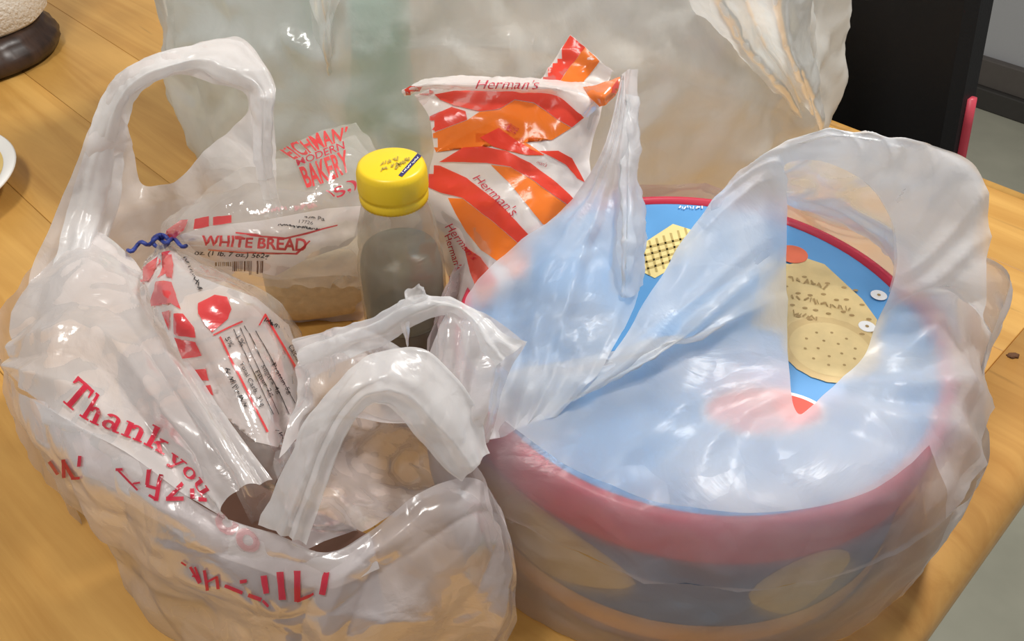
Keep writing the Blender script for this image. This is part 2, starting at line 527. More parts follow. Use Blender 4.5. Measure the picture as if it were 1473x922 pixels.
def serif_bm(word):
    """bold slab serif letters built from strokes, unit box"""
    polys = []; x = 0.0
    def rect(a, b, c, d): polys.append([(x + a, b), (x + c, b), (x + c, d), (x + a, d)])
    def quad(*p): polys.append([(x + a, b) for a, b in p])
    def arc(cx, cy, rx, ry, a0, a1, w0, w1):
        n = 10
        for k in range(n):
            q = []
            for kk, o in ((k, 1), (k + 1, 1), (k + 1, 0), (k, 0)):
                a = math.radians(a0 + (a1 - a0) * kk / n)
                f = abs(math.cos(a)); w = w1 + (w0 - w1) * f
                q.append((x + cx + (rx - w * o) * math.cos(a), cy + (ry - min(w, w1 * 1.3) * o) * math.sin(a)))
            polys.append(q)
    for ch in word:
        if ch == 'T':
            rect(0, .88, .66, 1); quad((0, .70), (.05, .70), (.10, .88), (0, .88)); quad((.61, .70), (.66, .70), (.66, .88), (.56, .88))
            rect(.25, .05, .41, .9); rect(.15, 0, .51, .07); x += .74
        elif ch in 'hn':
            top = 1 if ch == 'h' else .62
            rect(.07, .05, .21, top); rect(0, 0, .28, .07); rect(0, top - .07, .1, top)
            arc(.34, .40, .19, .22, 0, 180, .14, .08); rect(.39, .05, .53, .41); rect(.33, 0, .60, .07); x += .66
        elif ch == 'a':
            arc(.20, .19, .20, .19, 0, 360, .13, .07); arc(.24, .44, .21, .18, 0, 160, .13, .07); rect(.32, .04, .45, .45); rect(.36, 0, .54, .07); x += .60
        elif ch == 'k':
            rect(.07, .05, .21, 1); rect(0, 0, .28, .07); rect(0, .93, .1, 1)
            quad((.20, .24), (.30, .24), (.52, .58), (.40, .58)); rect(.34, .55, .60, .62); quad((.26, .34), (.36, .42), (.58, .05), (.42, .05)); rect(.36, 0, .64, .07); x += .70
        elif ch == 'o':
            arc(.25, .30, .25, .32, 0, 360, .14, .07); x += .56
        elif ch == 'u':
            rect(.07, .22, .21, .62); rect(0, .55, .1, .62); arc(.30, .22, .23, .22, 180, 360, .14, .08); rect(.39, .05, .53, .62); rect(.32, .55, .42, .62); rect(.45, 0, .60, .07); x += .66
        elif ch == 'y':
            quad((.05, .58), (.21, .58), (.36, .12), (.26, .02)); quad((.46, .58), (.54, .58), (.26, -.22), (.16, -.22)); rect(0, .55, .28, .62); rect(.38, .55, .62, .62); arc(.14, -.18, .08, .08, 0, 360, .07, .06); x += .64
    bm = poly2d(polys)
    for v in bm.verts: v.co.x /= x
    return bm

def text_quad(s, tl, tr, br, bl, bold=0.0, shear=0.0, arch=0.0, dip=0.0):
    """text fitted to a pixel quad; arch lifts the middle of the top edge, dip the bottom's"""
    bm = text_bm(s, bold, shear)
    bmesh.ops.triangulate(bm, faces=list(bm.faces))
    for i in range(1, 12):
        bmesh.ops.bisect_plane(bm, geom=list(bm.verts) + list(bm.edges) + list(bm.faces), plane_co=(i / 12, 0, 0), plane_no=(1, 0, 0), dist=1e-5)
    tl, tr, br, bl = (np.array(q, float) for q in (tl, tr, br, bl))
    for v in bm.verts:
        x, y = v.co.x, v.co.y
        up = tl + (tr - tl) * x; lo = bl + (br - bl) * x
        b = 4 * x * (1 - x)
        ud = (tl - bl) / np.linalg.norm(tl - bl)
        up = up + ud * arch * b; lo = lo + ud * dip * b
        q = lo + (up - lo) * y
        v.co = (q[0], q[1], 0)
    return bm

def text_path(s, path, heights, bold=0.0, shear=0.0):
    """text running along a pixel polyline (baseline)"""
    bm = serif_bm(s) if bold == 'serif' else text_bm(s, bold, shear)
    bmesh.ops.triangulate(bm, faces=list(bm.faces))
    for i in range(1, 24):
        bmesh.ops.bisect_plane(bm, geom=list(bm.verts) + list(bm.edges) + list(bm.faces), plane_co=(i / 24, 0, 0), plane_no=(1, 0, 0), dist=1e-5)
    pts = np.array(path, float)
    Bm = cr_matrix(len(pts), 60)
    cur = Bm @ pts
    L = np.r_[0, np.cumsum(np.linalg.norm(np.diff(cur, axis=0), axis=1))]; L /= L[-1]
    hs = np.interp(np.linspace(0, 1, 60), np.linspace(0, 1, len(heights)), heights)
    for v in bm.verts:
        x, y = v.co.x, v.co.y
        q = np.array([np.interp(x, L, cur[:, 0]), np.interp(x, L, cur[:, 1])])
        q2 = np.array([np.interp(min(1, x + .03), L, cur[:, 0]), np.interp(min(1, x + .03), L, cur[:, 1])])
        q1 = np.array([np.interp(max(0, x - .03), L, cur[:, 0]), np.interp(max(0, x - .03), L, cur[:, 1])])
        t = (q2 - q1) / max(1e-6, np.linalg.norm(q2 - q1))
        n = np.array([t[1], -t[0]])
        q = q + n * y * np.interp(x, np.linspace(0, 1, 60), hs)
        v.co = (q[0], q[1], 0)
    return bm

def printed(name, bm2d, bvh, mat, parent, lift=0.0005, cell=7.0):
    bm = lay(bm2d, bvh, lift, cell)
    if bm is None or len(bm.faces) == 0:
        print('PRINT MISSED', name); return None
    o = obj(name, bm, mat, None)
    return to_parent(o, parent)

# ================================================================== THE ROOM
DA = Vector((0.7071, -0.7071, 0)); DB = Vector((-0.7071, -0.7071, 0))   # the two directions of the table
K = Vector((0.528, 0.531, 0))                                            # table corner

def struct(o):
    o['kind'] = 'structure'; return o

bm = box_bm(7, 7, 0.02, (0, 0.8, -0.01))
struct(obj('floor', bm, 'floor', smooth=False))
wc = Vector((1.29, 2.13, 0))
nrm = Vector((0.7071, 0.7071, 0))
def wall_piece(name, t0, t1, z0, z1, mat, bev=0.0):
    bm = box_bm(6.0, t1 - t0, z1 - z0, (0, (t0 + t1) / 2, (z0 + z1) / 2), bev)
    o = obj(name, bm, mat, smooth=False)
    o.location = wc; o.rotation_euler = (0, 0, math.radians(-45))
    return struct(o)
wall_piece('wall_back', 0.06, 0.16, 0.0, 2.6, 'wall')
b_ = wall_piece('baseboard_back', 0.035, 0.06, 0.055, 0.125, 'baseboard', 0.003)
wall_piece('trim_1', 0.02, 0.06, 0.0, 0.055, 'baseboard2', 0.003)

# ================================================================== TABLE
TX = K + DB * 0.0
tab = thing('dining_table', 'honey coloured plank dining table with rounded edge and dark legs', 'table', (K.x, K.y, 0), math.radians(-45))
# local frame of the table: x along DA (0 at the end edge, negative into the table), y = -DB
TH = 0.034; PW = 0.096; NP = 10
plank_me = {}
def plank(i):
    w = PW
    bm = box_bm(1.40, w - 0.0003, TH, (0, 0, 0), 0.0004, 1)
    return bm
me0 = None
for i in range(NP):
    yc = -PW * (i + 0.5) - 0.014
    if me0 is None:
        o = obj('plank', plank(i), 'wood', tab, smooth=False); me0 = o.data
    else:
        o = obj('plank', me0, None, tab, smooth=False)
    o.location = (-0.078 - 0.70, yc, T - TH / 2)
# end board, rounded on its outer edge
def rounded_bar(L, w, th, r):
    bm = bmesh.new()
    prof = [(-w / 2, -th / 2), (-w / 2, th / 2)]
    for k in range(7):
        a = math.pi / 2 - k * math.pi / 12
        prof.append((w / 2 - r + r * math.cos(a), th / 2 - r + r * math.sin(a)))
    for k in range(5):
        a = -k * math.pi / 8
        prof.append((w / 2 - 0.01 + 0.01 * math.cos(a), -th / 2 + 0.01 + 0.01 * math.sin(a)))
    a_ = [bm.verts.new((p, -L / 2, q)) for p, q in prof]; b2 = [bm.verts.new((p, L / 2, q)) for p, q in prof]
    n = len(prof)
    for k in range(n):
        l = (k + 1) % n
        bm.faces.new((a_[k], a_[l], b2[l], b2[k]))
    bm.faces.new(list(reversed(a_))); bm.faces.new(b2)
    bmesh.ops.recalc_face_normals(bm, faces=bm.faces)
    return bm
o = obj('end_board', rounded_bar(PW * NP + 0.026, 0.0590, TH, 0.020), 'wood_edge', tab)
o.location = (-0.0480, -(PW * NP + 0.028) / 2, T - TH / 2)
for yy, sgn in ((-0.007, 1), (-PW * NP - 0.021, -1)):
    bm = rounded_bar(1.40, 0.0135, TH, 0.006)
    o = obj('edge_strip', bm, 'wood', tab)
    o.rotation_euler = (0, 0, math.pi / 2 * sgn)
    o.location = (-0.778, yy, T - TH / 2)
LEG = []
for lx, ly in ((-0.085, -0.085), (-0.085, -0.90), (-1.36, -0.085), (-1.36, -0.90)):
    bm = box_bm(0.068, 0.068, T - TH - 0.001, (0, 0, (T - TH) / 2), 0.004)
    o = obj('leg', bm, 'leg_wood', tab, smooth=False); o.location = (lx, ly, 0)
for cx, cy, sx, sy in ((-0.72, -0.085, 1.2, 0.022), (-0.72, -0.90, 1.2, 0.022), (-0.085, -0.49, 0.022, 0.74), (-1.36, -0.49, 0.022, 0.74)):
    bm = box_bm(sx, sy, 0.075, (0, 0, 0), 0.002)
    o = obj('apron', bm, 'leg_wood', tab, smooth=False); o.location = (cx, cy, T - TH - 0.039)

# ================================================================== CHAIR
def hit_plane(px, py, p0, n):
    d = RAY(px, py)
    t = (p0 - CAM).dot(n) / d.dot(n)
    return CAM + d * t
pl0 = K + nrm * 0.085
e0 = hit_plane(1404, -8, pl0, nrm); e1 = hit_plane(1360, 238, pl0, nrm)
chair = thing('dining_chair', 'black padded chair with red piping pushed against the far table edge', 'chair', (0, 0, 0))
ch_r = (e0.x - pl0.x) * 0.7071 - (e0.y - pl0.y) * 0.7071
slope = ((e0 - e1).dot(DA)) / (e0.z - e1.z)
def chp(s, t, z):   # s along DA, t away from the table
    q = pl0 + DA * s + nrm * t
    return (q.x, q.y, z)
sr = (e1 - pl0).dot(DA)
def back_outline(z):  # right edge position at height z
    return sr + slope * (z - e1.z)
bw = 0.42
zs = [0.46, 0.55, 0.65, 0.75, 0.85, 0.92, 0.965, 0.985]
bm = bmesh.new()
rings = []
for z in zs:
    r_ = back_outline(min(z, 0.95)); l_ = sr - bw - slope * (min(z, 0.95) - e1.z)
    inset = 0.0 if z < 0.93 else (0.012 if z < 0.97 else 0.03)
    ring = [(l_ + inset, 0.004), (l_ + inset + 0.01, -0.006), (r_ - inset - 0.01, -0.006), (r_ - inset, 0.004), (r_ - inset, 0.034), (r_ - inset - 0.01, 0.044), (l_ + inset + 0.01, 0.044), (l_ + inset, 0.034)]
    rings.append([bm.verts.new(chp(s, t + 0.010, z)) for s, t in ring])
for a, b in zip(rings[:-1], rings[1:]):
    for i in range(8):
        j = (i + 1) % 8
        bm.faces.new((a[i], a[j], b[j], b[i]))
bm.faces.new(rings[0]); bm.faces.new(rings[-1])
bmesh.ops.recalc_face_normals(bm, faces=bm.faces)
brest = to_parent(obj('backrest', bm, 'black', smooth=False), chair)
for sgn in (1, -1):
    pts = []
    for z in np.linspace(0.47, e1.z + 0.36 * (e0.z - e1.z), 12):
        s = back_outline(z) if sgn == 1 else sr - bw - slope * (z - e1.z)
        pts.append(chp(s + 0.0015 * sgn, 0.030, z))
    to_parent(obj('piping', tube_bm(pts, 0.0055), 'piping'), brest)
mid = sr - bw / 2
bm = bmesh.new()
c0 = pl0 + DA * mid + nrm * (-0.14)
bmesh.ops.create_cube(bm, size=1)
bmesh.ops.scale(bm, vec=(0.42, 0.38, 0.06), verts=bm.verts)
bmesh.ops.bevel(bm, geom=list(bm.edges), offset=0.018, segments=3, affect='EDGES')
bmesh.ops.rotate(bm, matrix=Matrix.Rotation(math.radians(-45), 3, 'Z'), verts=bm.verts)
bmesh.ops.translate(bm, vec=(c0.x, c0.y, 0.445), verts=bm.verts)
to_parent(obj('seat', bm, 'black'), chair)
for ss in (mid - 0.18, mid + 0.18):
    to_parent(obj('leg', tube_bm([chp(ss, -0.30, 0.42), chp(ss, -0.31, 0.0)], 0.012), 'chrome'), chair)
    to_parent(obj('leg', tube_bm([chp(ss, 0.03, 0.60), chp(ss, 0.03, 0.40), chp(ss, 0.06, 0.0)], 0.012), 'chrome'), chair)

# ================================================================== PAPER TOWEL, PLATE, CRUMB
bp = P(-42, 78, 0.0)
hold = thing('paper_towel_holder', 'paper towel holder with round carved dark wood base', 'holder', (bp.x, bp.y, T))
def groove(r, z, a):
    return r * (1 + 0.010 * math.sin(a * 22 + z * 160)) if 0.004 < z < 0.030 else r
o = obj('base', lathe_bm([(0.080, 0.0), (0.088, 0.004), (0.091, 0.011), (0.089, 0.018), (0.084, 0.023), (0.082, 0.027), (0.079, 0.032), (0.074, 0.034)], 88, rfun=groove), 'dark_wood', hold)
o = obj('pole', lathe_bm([(0.010, 0.034), (0.010, 0.31), (0.016, 0.318), (0.018, 0.33), (0.010, 0.342)], 20), 'dark_wood', hold)
def towel_r(r, z, a):
    return r + 0.0018 * noise.noise(Vector((math.cos(a) * 3, math.sin(a) * 3, z * 25))) + (0.0012 * math.sin(a * 1.5) if r > 0.04 else 0)
roll = thing('paper_towel_roll', 'white quilted paper towel roll standing on the dark wood base', 'paper towel', (bp.x + 0.003, bp.y + 0.012, T + 0.0345))
o = obj('paper', lathe_bm([(0.022, 0.0), (0.074, 0.0), (0.0785, 0.004), (0.079, 0.03), (0.079, 0.10), (0.079, 0.17), (0.079, 0.236), (0.076, 0.24), (0.022, 0.24)], 72, False, False, towel_r), 'paper', roll)
o = obj('core', lathe_bm([(0.0205, 0.001), (0.0218, 0.001), (0.0218, 0.2395), (0.0205, 0.2395), (0.0205, 0.001)], 32, False, False), 'card', roll)

pp = P(11, 262, 0.02)
PR = 0.088
plate = thing('plate', 'white rimmed plate with yellow glazed centre beside the shopping bag', 'plate', (pp.x - PR, pp.y, T))
obj('dish', lathe_bm([(0.050, 0.0), (0.054, 0.0005), (0.062, 0.006), (0.080, 0.017), (PR, 0.021), (PR + 0.0006, 0.0225), (PR - 0.001, 0.0235), (0.0770, 0.0195), (0.061, 0.0085), (0.05, 0.005)], 80), 'china', plate)
obj('glaze', lathe_bm([(0.0500, 0.0052), (0.0610, 0.0088), (0.0768, 0.0196), (0.0778, 0.0201)], 80, True, False), 'china_yellow', plate)
for a in np.linspace(0, 2 * math.pi, 26, endpoint=False):
    bm = bmesh.new()
    r0 = 0.0735 + 0.001 * math.sin(a * 9)
    w = 0.0035
    vv = []
    for k in range(6):
        b = 2 * math.pi * k / 6
        x = r0 + 0.0018 * math.cos(b); y = w * math.sin(b) * 0.6
        vv.append(bm.verts.new((x * math.cos(a) - y * math.sin(a), x * math.sin(a) + y * math.cos(a), 0.0090 + (x - 0.0610) * 0.684 + 0.0004)))
    bm.faces.new(vv)
    obj('painted_mark', bm, 'china_blue', plate)

cp_ = P(1457, 512, 0.0)
bm = bmesh.new(); bmesh.ops.create_icosphere(bm, subdivisions=3, radius=1)
for v in bm.verts:
    n_ = 1 + 0.35 * noise.noise(v.co * 2.0)
    v.co = Vector((v.co.x * 0.0040 * n_, v.co.y * 0.0026 * n_, max(-0.3, v.co.z) * 0.0013))
o = obj('crumb', bm, 'crumb'); o.location = (cp_.x, cp_.y, T + 0.0004)
tag(o, 'small dark brown crumb lying alone on the bare table', 'crumb')

# ================================================================== BISCUIT TIN
TC = Vector((0.094, 0.346, T))
R0 = 0.124; HT = 0.105
tin = thing('biscuit_tin', 'round blue biscuit tin with red rimmed lid inside the knotted plastic bag', 'tin', TC)
tbody = obj('tin_body', lathe_bm([(0.1175, 0.0008), (0.1195, 0.0015), (0.1202, 0.004), (0.1195, 0.006), (0.1195, 0.082)], 96), 'tin_side', tin)
obj('gold_band', lathe_bm([(0.1199, 0.0075), (0.1201, 0.0080), (0.1201, 0.0225), (0.1199, 0.023)], 96, False, False), 'tin_gold', tin)
lid = obj('lid', lathe_bm([(0.1215, 0.079), (0.1232, 0.0785), (0.1238, 0.081), (0.1236, 0.099), (0.1228, 0.1035), (0.1205, HT), (0.1180, HT), (0.1160, 0.1025)], 96, False, False), 'tin_red', tin)
top = obj('lid_panel', lathe_bm([(0.1162, 0.1024), (0.1130, 0.1016), (0.09, 0.1019), (0.05, 0.1021)], 96, False, True), 'tin_blue', tin)
ZL = 0.1022 + 0.0002
# wave shaped cream print and dark panels on the side of the tin
def side_patch(a0, a1, z0, z1, mat, name, wav=0.006):
    bm = bmesh.new(); n = 20
    lo = []; hi = []
    for i in range(n + 1):
        a = math.radians(a0 + (a1 - a0) * i / n)
        t = i / n
        e = math.sin(math.pi * t) ** 0.6
        c = (z0 + z1) / 2
        zl = c - (c - z0) * e + wav * 0.3 * math.sin(t * 9); zh = c + (z1 - c) * e
        lo.append(bm.verts.new((0.1199 * math.cos(a), 0.1199 * math.sin(a), zl)))
        hi.append(bm.verts.new((0.1199 * math.cos(a), 0.1199 * math.sin(a), zh)))
    for i in range(n):
        bm.faces.new((lo[i], lo[i + 1], hi[i + 1], hi[i]))
    return obj(name, bm, mat, tbody)
for q, (a0, a1) in enumerate(((-160, -108), (-84, -58), (-40, 0), (20, 70), (90, 140), (158, 192))):
    side_patch(a0, a1, 0.026, 0.072, 'biscuit' if q % 2 == 0 else 'cracker', 'side_print')

def lidpt(px, py):
    q = P(px, py, ZL)
    return q.x - TC.x, q.y - TC.y
def lid_poly(pts, mat, name, z=ZL, px=True, smooth=False):
    bm = bmesh.new()
    vs_ = [bm.verts.new((*(lidpt(*p) if px else p), z)) for p in pts]
    bm.faces.new(vs_)
    bmesh.ops.triangulate(bm, faces=list(bm.faces))
    bmesh.ops.recalc_face_normals(bm, faces=bm.faces)
    for f in bm.faces:
        if f.normal.z < 0: f.normal_flip()
    return obj(name, bm, mat, top, smooth=smooth)
def lid_disc(cx, cy, r, mat, name, z, n=40, scallop=0.0, sx=1.0, sy=1.0, rot=0.0):
    pts = []
    for i in range(n):
        a = 2 * math.pi * i / n
        rr = r * (1 + scallop * math.cos(a * 20))
        x, y = rr * math.cos(a) * sx, rr * math.sin(a) * sy
        pts.append((cx + x * math.cos(rot) - y * math.sin(rot), cy + x * math.sin(rot) + y * math.cos(rot)))
    return lid_poly(pts, mat, name, z, px=False)
# wafer
wf = [(918, 388), (925, 350), (968, 322), (1003, 333), (990, 372), (942, 400)]
lid_poly(wf, 'wafer', 'printed_wafer')
for i in range(7):
    t = i / 6
    ax, ay = 922 + t * 62, 350 - t * 22
    lid_poly([(ax, ay), (ax + 3, ay), (ax + 14, ay + 46 - 6 * t), (ax + 11, ay + 46 - 6 * t)], 'wafer_line', 'wafer_line', ZL + 0.0002)
for i in range(4):
    t = i / 3
    lid_poly([(925 - 2 * t, 356 + t * 32), (925 - 2 * t, 359 + t * 32), (1000 - 6 * t, 341 + t * 26), (1000 - 6 * t, 338 + t * 26)], 'wafer_line', 'wafer_line', ZL + 0.0002)
# cracker with docking holes and a round biscuit
ck = [(1095, 372), (1136, 380), (1162, 372), (1186, 380), (1240, 430), (1262, 460), (1250, 500), (1150, 490), (1080, 470)]
lid_poly(ck, 'cracker', 'printed_cracker', ZL)
rng = random.Random(3)
for row in range(4):
    for c in range(7):
        x = 1120 + c * 18 + row * 9 + rng.uniform(-4, 4); y = 394 + row * 21 + c * 4 + rng.uniform(-4, 4)
        hx, hy = lidpt(x, y)
        lid_disc(hx, hy, 0.0010, 'hole', 'printed_hole', ZL + 0.0002, 8, sx=1.5)
bx, by = lidpt(1194, 502)
lid_disc(bx, by, 0.0245, 'biscuit', 'printed_round_biscuit', ZL + 0.00015, 60, 0.012)
lid_disc(bx, by, 0.0200, 'cracker', 'printed_round_biscuit_middle', ZL + 0.00025, 48)
for ring, cnt in ((0.006, 5), (0.0125, 10)):
    for i in range(cnt):
        a = 2 * math.pi * i / cnt + ring * 100
        lid_disc(bx + ring * math.cos(a), by + ring * math.sin(a), 0.0008, 'hole', 'printed_hole', ZL + 0.0004, 8)
cx, cy = lidpt(1140, 366)
lid_disc(cx, cy, 0.0085, 'cherry', 'printed_orange_biscuit', ZL + 0.0003, 32)
for i, (x, y) in enumerate(((1264, 425), (1247, 470))):
    hx, hy = lidpt(x, y)
    lid_disc(hx, hy, 0.0032, 'white_print', 'printed_white_flower', ZL + 0.0003, 20, 0.35)
    lid_disc(hx, hy, 0.0010, 'hole', 'printed_hole', ZL + 0.0005, 8)
# other biscuits around the lid and the logo
lx, ly = lidpt(1098, 596)
lid_disc(lx, ly, 0.030, 'white_print', 'logo_border', ZL + 0.0003, 48, sy=0.55)
lid_disc(lx, ly, 0.0275, 'logo_red', 'logo_field', ZL + 0.0005, 48, sy=0.52)
# tiny white lettering near the rim
bvh_lid = BVHTree.FromPolygons([TC + Vector((x, y, ZL)) for x, y in ((-.13, -.13), (.13, -.13), (.13, .13), (-.13, .13))], [(0, 1, 2, 3)])
printed('printed_lettering', poly2d(marks((975, 299), (1012, 298), 5, 9, 2, 1.6)), bvh_lid, 'white_print', top, 0.0003, 30)
for q_, (a_, b_, n_) in enumerate((((1136, 400), (1190, 414), 9), ((1138, 427), (1226, 446), 15), ((1138, 450), (1178, 460), 8))):
    printed('printed_marks', poly2d(marks(a_, b_, 9, n_, 20 + q_, 2.0)), bvh_lid, 'hole', top, 0.0004, 30)

# ================================================================== BAG AROUND THE TIN
rbag = thing('plastic_bag', 'frosted white carrier bag pulled around the blue biscuit tin', 'bag', TC)
TCP = TC
nth = 28
def body_r(th, h):
    r = 0.1285 + 0.008 * math.exp(-((h - 0.06) / 0.05) ** 2)
    d = math.degrees(th)
    def bump(c, w, a):
        e = (d - c + 180) % 360 - 180
        return a * math.exp(-(e / w) ** 2)
    r += bump(16, 15, 0.052) * (0.45 + 0.55 * min(1, h / 0.06))
    r += bump(-25, 22, 0.012)
    r += bump(200, 25, 0.006)
    return r
rows = []
for h in (0.0008, 0.014, 0.035, 0.06, 0.085, 0.100, 0.108):
    rr = []
    for i in range(nth):
        th = 2 * math.pi * i / nth
        d_ = (math.degrees(th) - 12) % 360
        low = 1.0 if d_ < 165 else (0.7407 if d_ > 195 else 1.0 - 0.2593 * (d_ - 165) / 30)
        if d_ > 335: low = 0.7407 + 0.2593 * (d_ - 335) / 25
        hh = h * low if h > 0.001 else h
        r = body_r(th, hh)
        if hh > 0.105: r -= 0.002
        rr.append(TC + Vector((r * math.cos(th), r * math.sin(th), hh)))
    rows.append(rr)
body = floor_clip(sheet(rows, 56, 260, 0.0014, 20, 11, closed=True))
me_ = mesh_of('bag_body', body)
me_.materials.append(M['bag_tin']); me_.materials.append(M['bag_tin2'])
for p_ in me_.polygons:
    v_ = (p_.index % 260) / 260 * 360
    if v_ > 318 or v_ < 62: p_.material_index = 1
to_parent(obj('bag_body', me_, None), rbag)
pairs = [((1130, 206, .195), (1133, 235, .188)), ((1195, 188, .205), (1175, 232, .19)), ((1290, 198, .205), (1220, 246, .19)),
         ((1375, 222, .195), (1258, 275, .182)), ((1413, 255, .185), (1284, 320, .168)), ((1424, 340, .16), (1290, 372, .154)),
         ((1415, 430, .135), (1281, 420, .142)), ((1392, 510, .124), (1264, 470, .128)), ((1378, 585, .116), (1240, 516, .119)),
         ((1310, 665, .114), (1205, 549, .115)), ((1180, 728, .114), (1172, 580, .113)), ((1040, 748, .114), (1152, 597, .112)),
         ((900, 734, .114), (1141, 583, .113)), ((775, 696, .114), (1136, 545, .117)), ((690, 645, .114), (1134, 490, .126)),
         ((800, 597, .117), (1133, 430, .138)), ((880, 508, .132), (1133, 370, .15)), ((960, 380, .152), (1133, 320, .163)),
         ((1015, 298, .17), (1133, 280, .174)), ((1068, 238, .185), (1133, 255, .183))]
def mixp(a, b, t, up=0.0):
    return tuple(x + (y - x) * t for x, y in zip(a[:2], b[:2])) + (a[2] + (b[2] - a[2]) * t + up,)
def bodypt(deg, dr, h):
    th = math.radians(deg)
    r = body_r(th, h) + dr
    return TC + Vector((r * math.cos(th), r * math.sin(th), h))
skirt = {7: 4, 8: -18, 9: -40, 10: -63, 11: -85, 12: -108, 13: -132, 14: -155}
rows = [[], [], [], []]
for i_, (ou, inn) in enumerate(pairs):
    a_, b_ = P(*inn), P(*ou)
    if i_ in skirt:
        d_ = skirt[i_]
        rim = TC + Vector((0.127 * math.cos(math.radians(d_)), 0.127 * math.sin(math.radians(d_)), 0.1125))
        if i_ == 7: rim = rim + Vector((0.012, 0, 0.004))
        rows[1].append(a_.lerp(rim, 0.5) + Vector((0, 0, 0.008)))
        rows[2].append(rim); rows[3].append(bodypt(d_, 0.0003, 0.0790))
    else:
        rows[1].append(a_.lerp(b_, .36) + Vector((0, 0, .005))); rows[2].append(a_.lerp(b_, .7) + Vector((0, 0, .005))); rows[3].append(b_)
    rows[0].append(a_)
hA = sheet(rows, 56, 260, 0.0014, 20, 11, closed=True, folds=[(1, 17, 0.0062, 0.6)])
up_ = [16, 17, 18, 19, 0, 1, 2, 3, 4, 5, 6]
hA2 = sheet([[r[i_] for i_ in up_] for r in rows], 30, 120, 0.0020, 22, 17, shift=0.003)
me_ = mesh_of('handle', hA)
me_.materials.append(M['bag_tin2']); me_.materials.append(M['bag_tin'])
for p_ in me_.polygons:
    u_, v_ = divmod(p_.index, 260)
    if u_ > 33 and 9.2 <= v_ / 13.0 <= 14.4: p_.material_index = 1
to_parent(obj('handle', me_, None), rbag)
to_parent(obj('handle_inner_ply', mesh_of('handle_inner_ply', hA2), 'bag_tin'), rbag)
# far side of that handle, going down behind the tin
rows = [[(1100, 222, .188), (1195, 190, .203), (1290, 200, .203), (1372, 224, .193), (1410, 260, .182)],
        [(1110, 250, .165), (1190, 240, .172), (1275, 262, .168), (1345, 310, .158), (1395, 360, .145)],
        [(1120, 285, .135), (1190, 290, .14), (1265, 325, .138), (1330, 385, .13), (1375, 440, .12)],
        [(1135, 292, .108), (1200, 318, .108), (1275, 368, .108), (1335, 440, .106), (1375, 500, .104)]]
to_parent(obj('handle_back', mesh_of('handle_back', sheet(rows, 40, 70, 0.0022, 24, 21)), 'bag_tin2'), rbag)
# the other handle, leaning up on the left
rows = [[(675, 640, .113), (730, 622, .116), (765, 608, .116), (800, 600, .118)],
        [(660, 545, .118), (750, 530, .125), (820, 530, .128), (872, 520, .130)],
        [(665, 470, .124), (770, 450, .14), (850, 440, .14), (922, 415, .128)],
        [(690, 400, .130), (800, 380, .15), (870, 360, .15), (927, 350, .14)],
        [(805, 310, .155), (850, 290, .165), (890, 280, .165), (922, 280, .158)],
        [(868, 210, .185), (885, 200, .187), (900, 195, .187), (917, 190, .18)],
        [(893, 115, .205), (900, 105, .207), (908, 98, .207), (916, 100, .205)]]
hB = sheet(rows, 90, 44, 0.0018, 26, 31, folds=[(1, 3.2, 0.0035, 0.3)])
to_parent(obj('handle', mesh_of('handle', hB), 'bag_tin2'), rbag)
rows = [[(875, 420, .13), (890, 425, .135), (905, 428, .135), (926, 410, .128)],
        [(882, 340, .148), (895, 345, .155), (908, 345, .155), (930, 345, .142)],
        [(888, 260, .168), (897, 255, .172), (908, 255, .172), (923, 262, .162)],
        [(896, 140, .198), (902, 135, .2), (908, 135, .2), (917, 140, .196)]]
to_parent(obj('handle_fold', mesh_of('handle_fold', sheet(rows, 70, 24, 0.0018, 40, 37, folds=[(1, 2.3, 0.004, 0.2)])), 'bag_tin2'), rbag)

# ================================================================== LEFT SHOPPING BAG
lb = P(330, 640, 0.0)
lbag = thing('plastic_bag', 'crumpled white carrier bag with red lettering, open around the bread', 'bag', (lb.x, lb.y, T))
pairs = [((150, 135, .20), (182, 152, .195)), ((195, 90, .215), (205, 126, .205)), ((262, 68, .22), (235, 111, .21)),
         ((340, 52, .22), (269, 108, .21)), ((376, 85, .215), (310, 122, .205)), ((396, 125, .205), (350, 131, .20)),
         ((393, 175, .19), (356, 160, .19)), ((396, 230, .165), (332, 187, .18)), ((390, 300, .11), (296, 215, .165)),
         ((330, 400, .065), (275, 240, .155)), ((250, 420, .065), (255, 258, .145)), ((150, 440, .085), (230, 266, .143)),
         ((60, 450, .112), (208, 266, .143)), ((42, 400, .127), (198, 250, .15)), ((80, 310, .15), (194, 225, .16)),
         ((120, 210, .18), (186, 190, .18))]
rows = [[q[1] for q in pairs], [mixp(q[1], q[0], .5, .002) for q in pairs], [q[0] for q in pairs]]
to_parent(obj('handle', mesh_of('handle', sheet(rows, 34, 220, 0.0012, 30, 41, closed=True)), 'bag'), lbag)
# thicker gathered arch of the handle
arch = [((48, 470, .108), (70, 480, .105)), ((75, 385, .132), (135, 395, .128)), ((97, 300, .152), (170, 300, .142)), ((120, 225, .176), (178, 225, .165)), ((150, 138, .2), (184, 160, .192)), ((195, 92, .214), (206, 128, .204)), ((262, 70, .219), (238, 112, .209)),
        ((338, 55, .219), (272, 109, .209)), ((372, 82, .215), (312, 122, .205)), ((394, 125, .205), (350, 131, .2)),
        ((392, 170, .192), (358, 165, .189)), ((392, 225, .168), (362, 215, .172)), ((400, 275, .14), (372, 270, .145)), ((408, 320, .11), (392, 325, .112))]
rows = [[q[1] for q in arch], [mixp(q[1], q[0], .5, .004) for q in arch], [q[0] for q in arch]]
to_parent(obj('handle_fold', mesh_of('handle_fold', sheet(rows, 26, 160, 0.0010, 40, 43, folds=[(0, 2.3, 0.004, .3)])), 'bag_thick'), lbag)

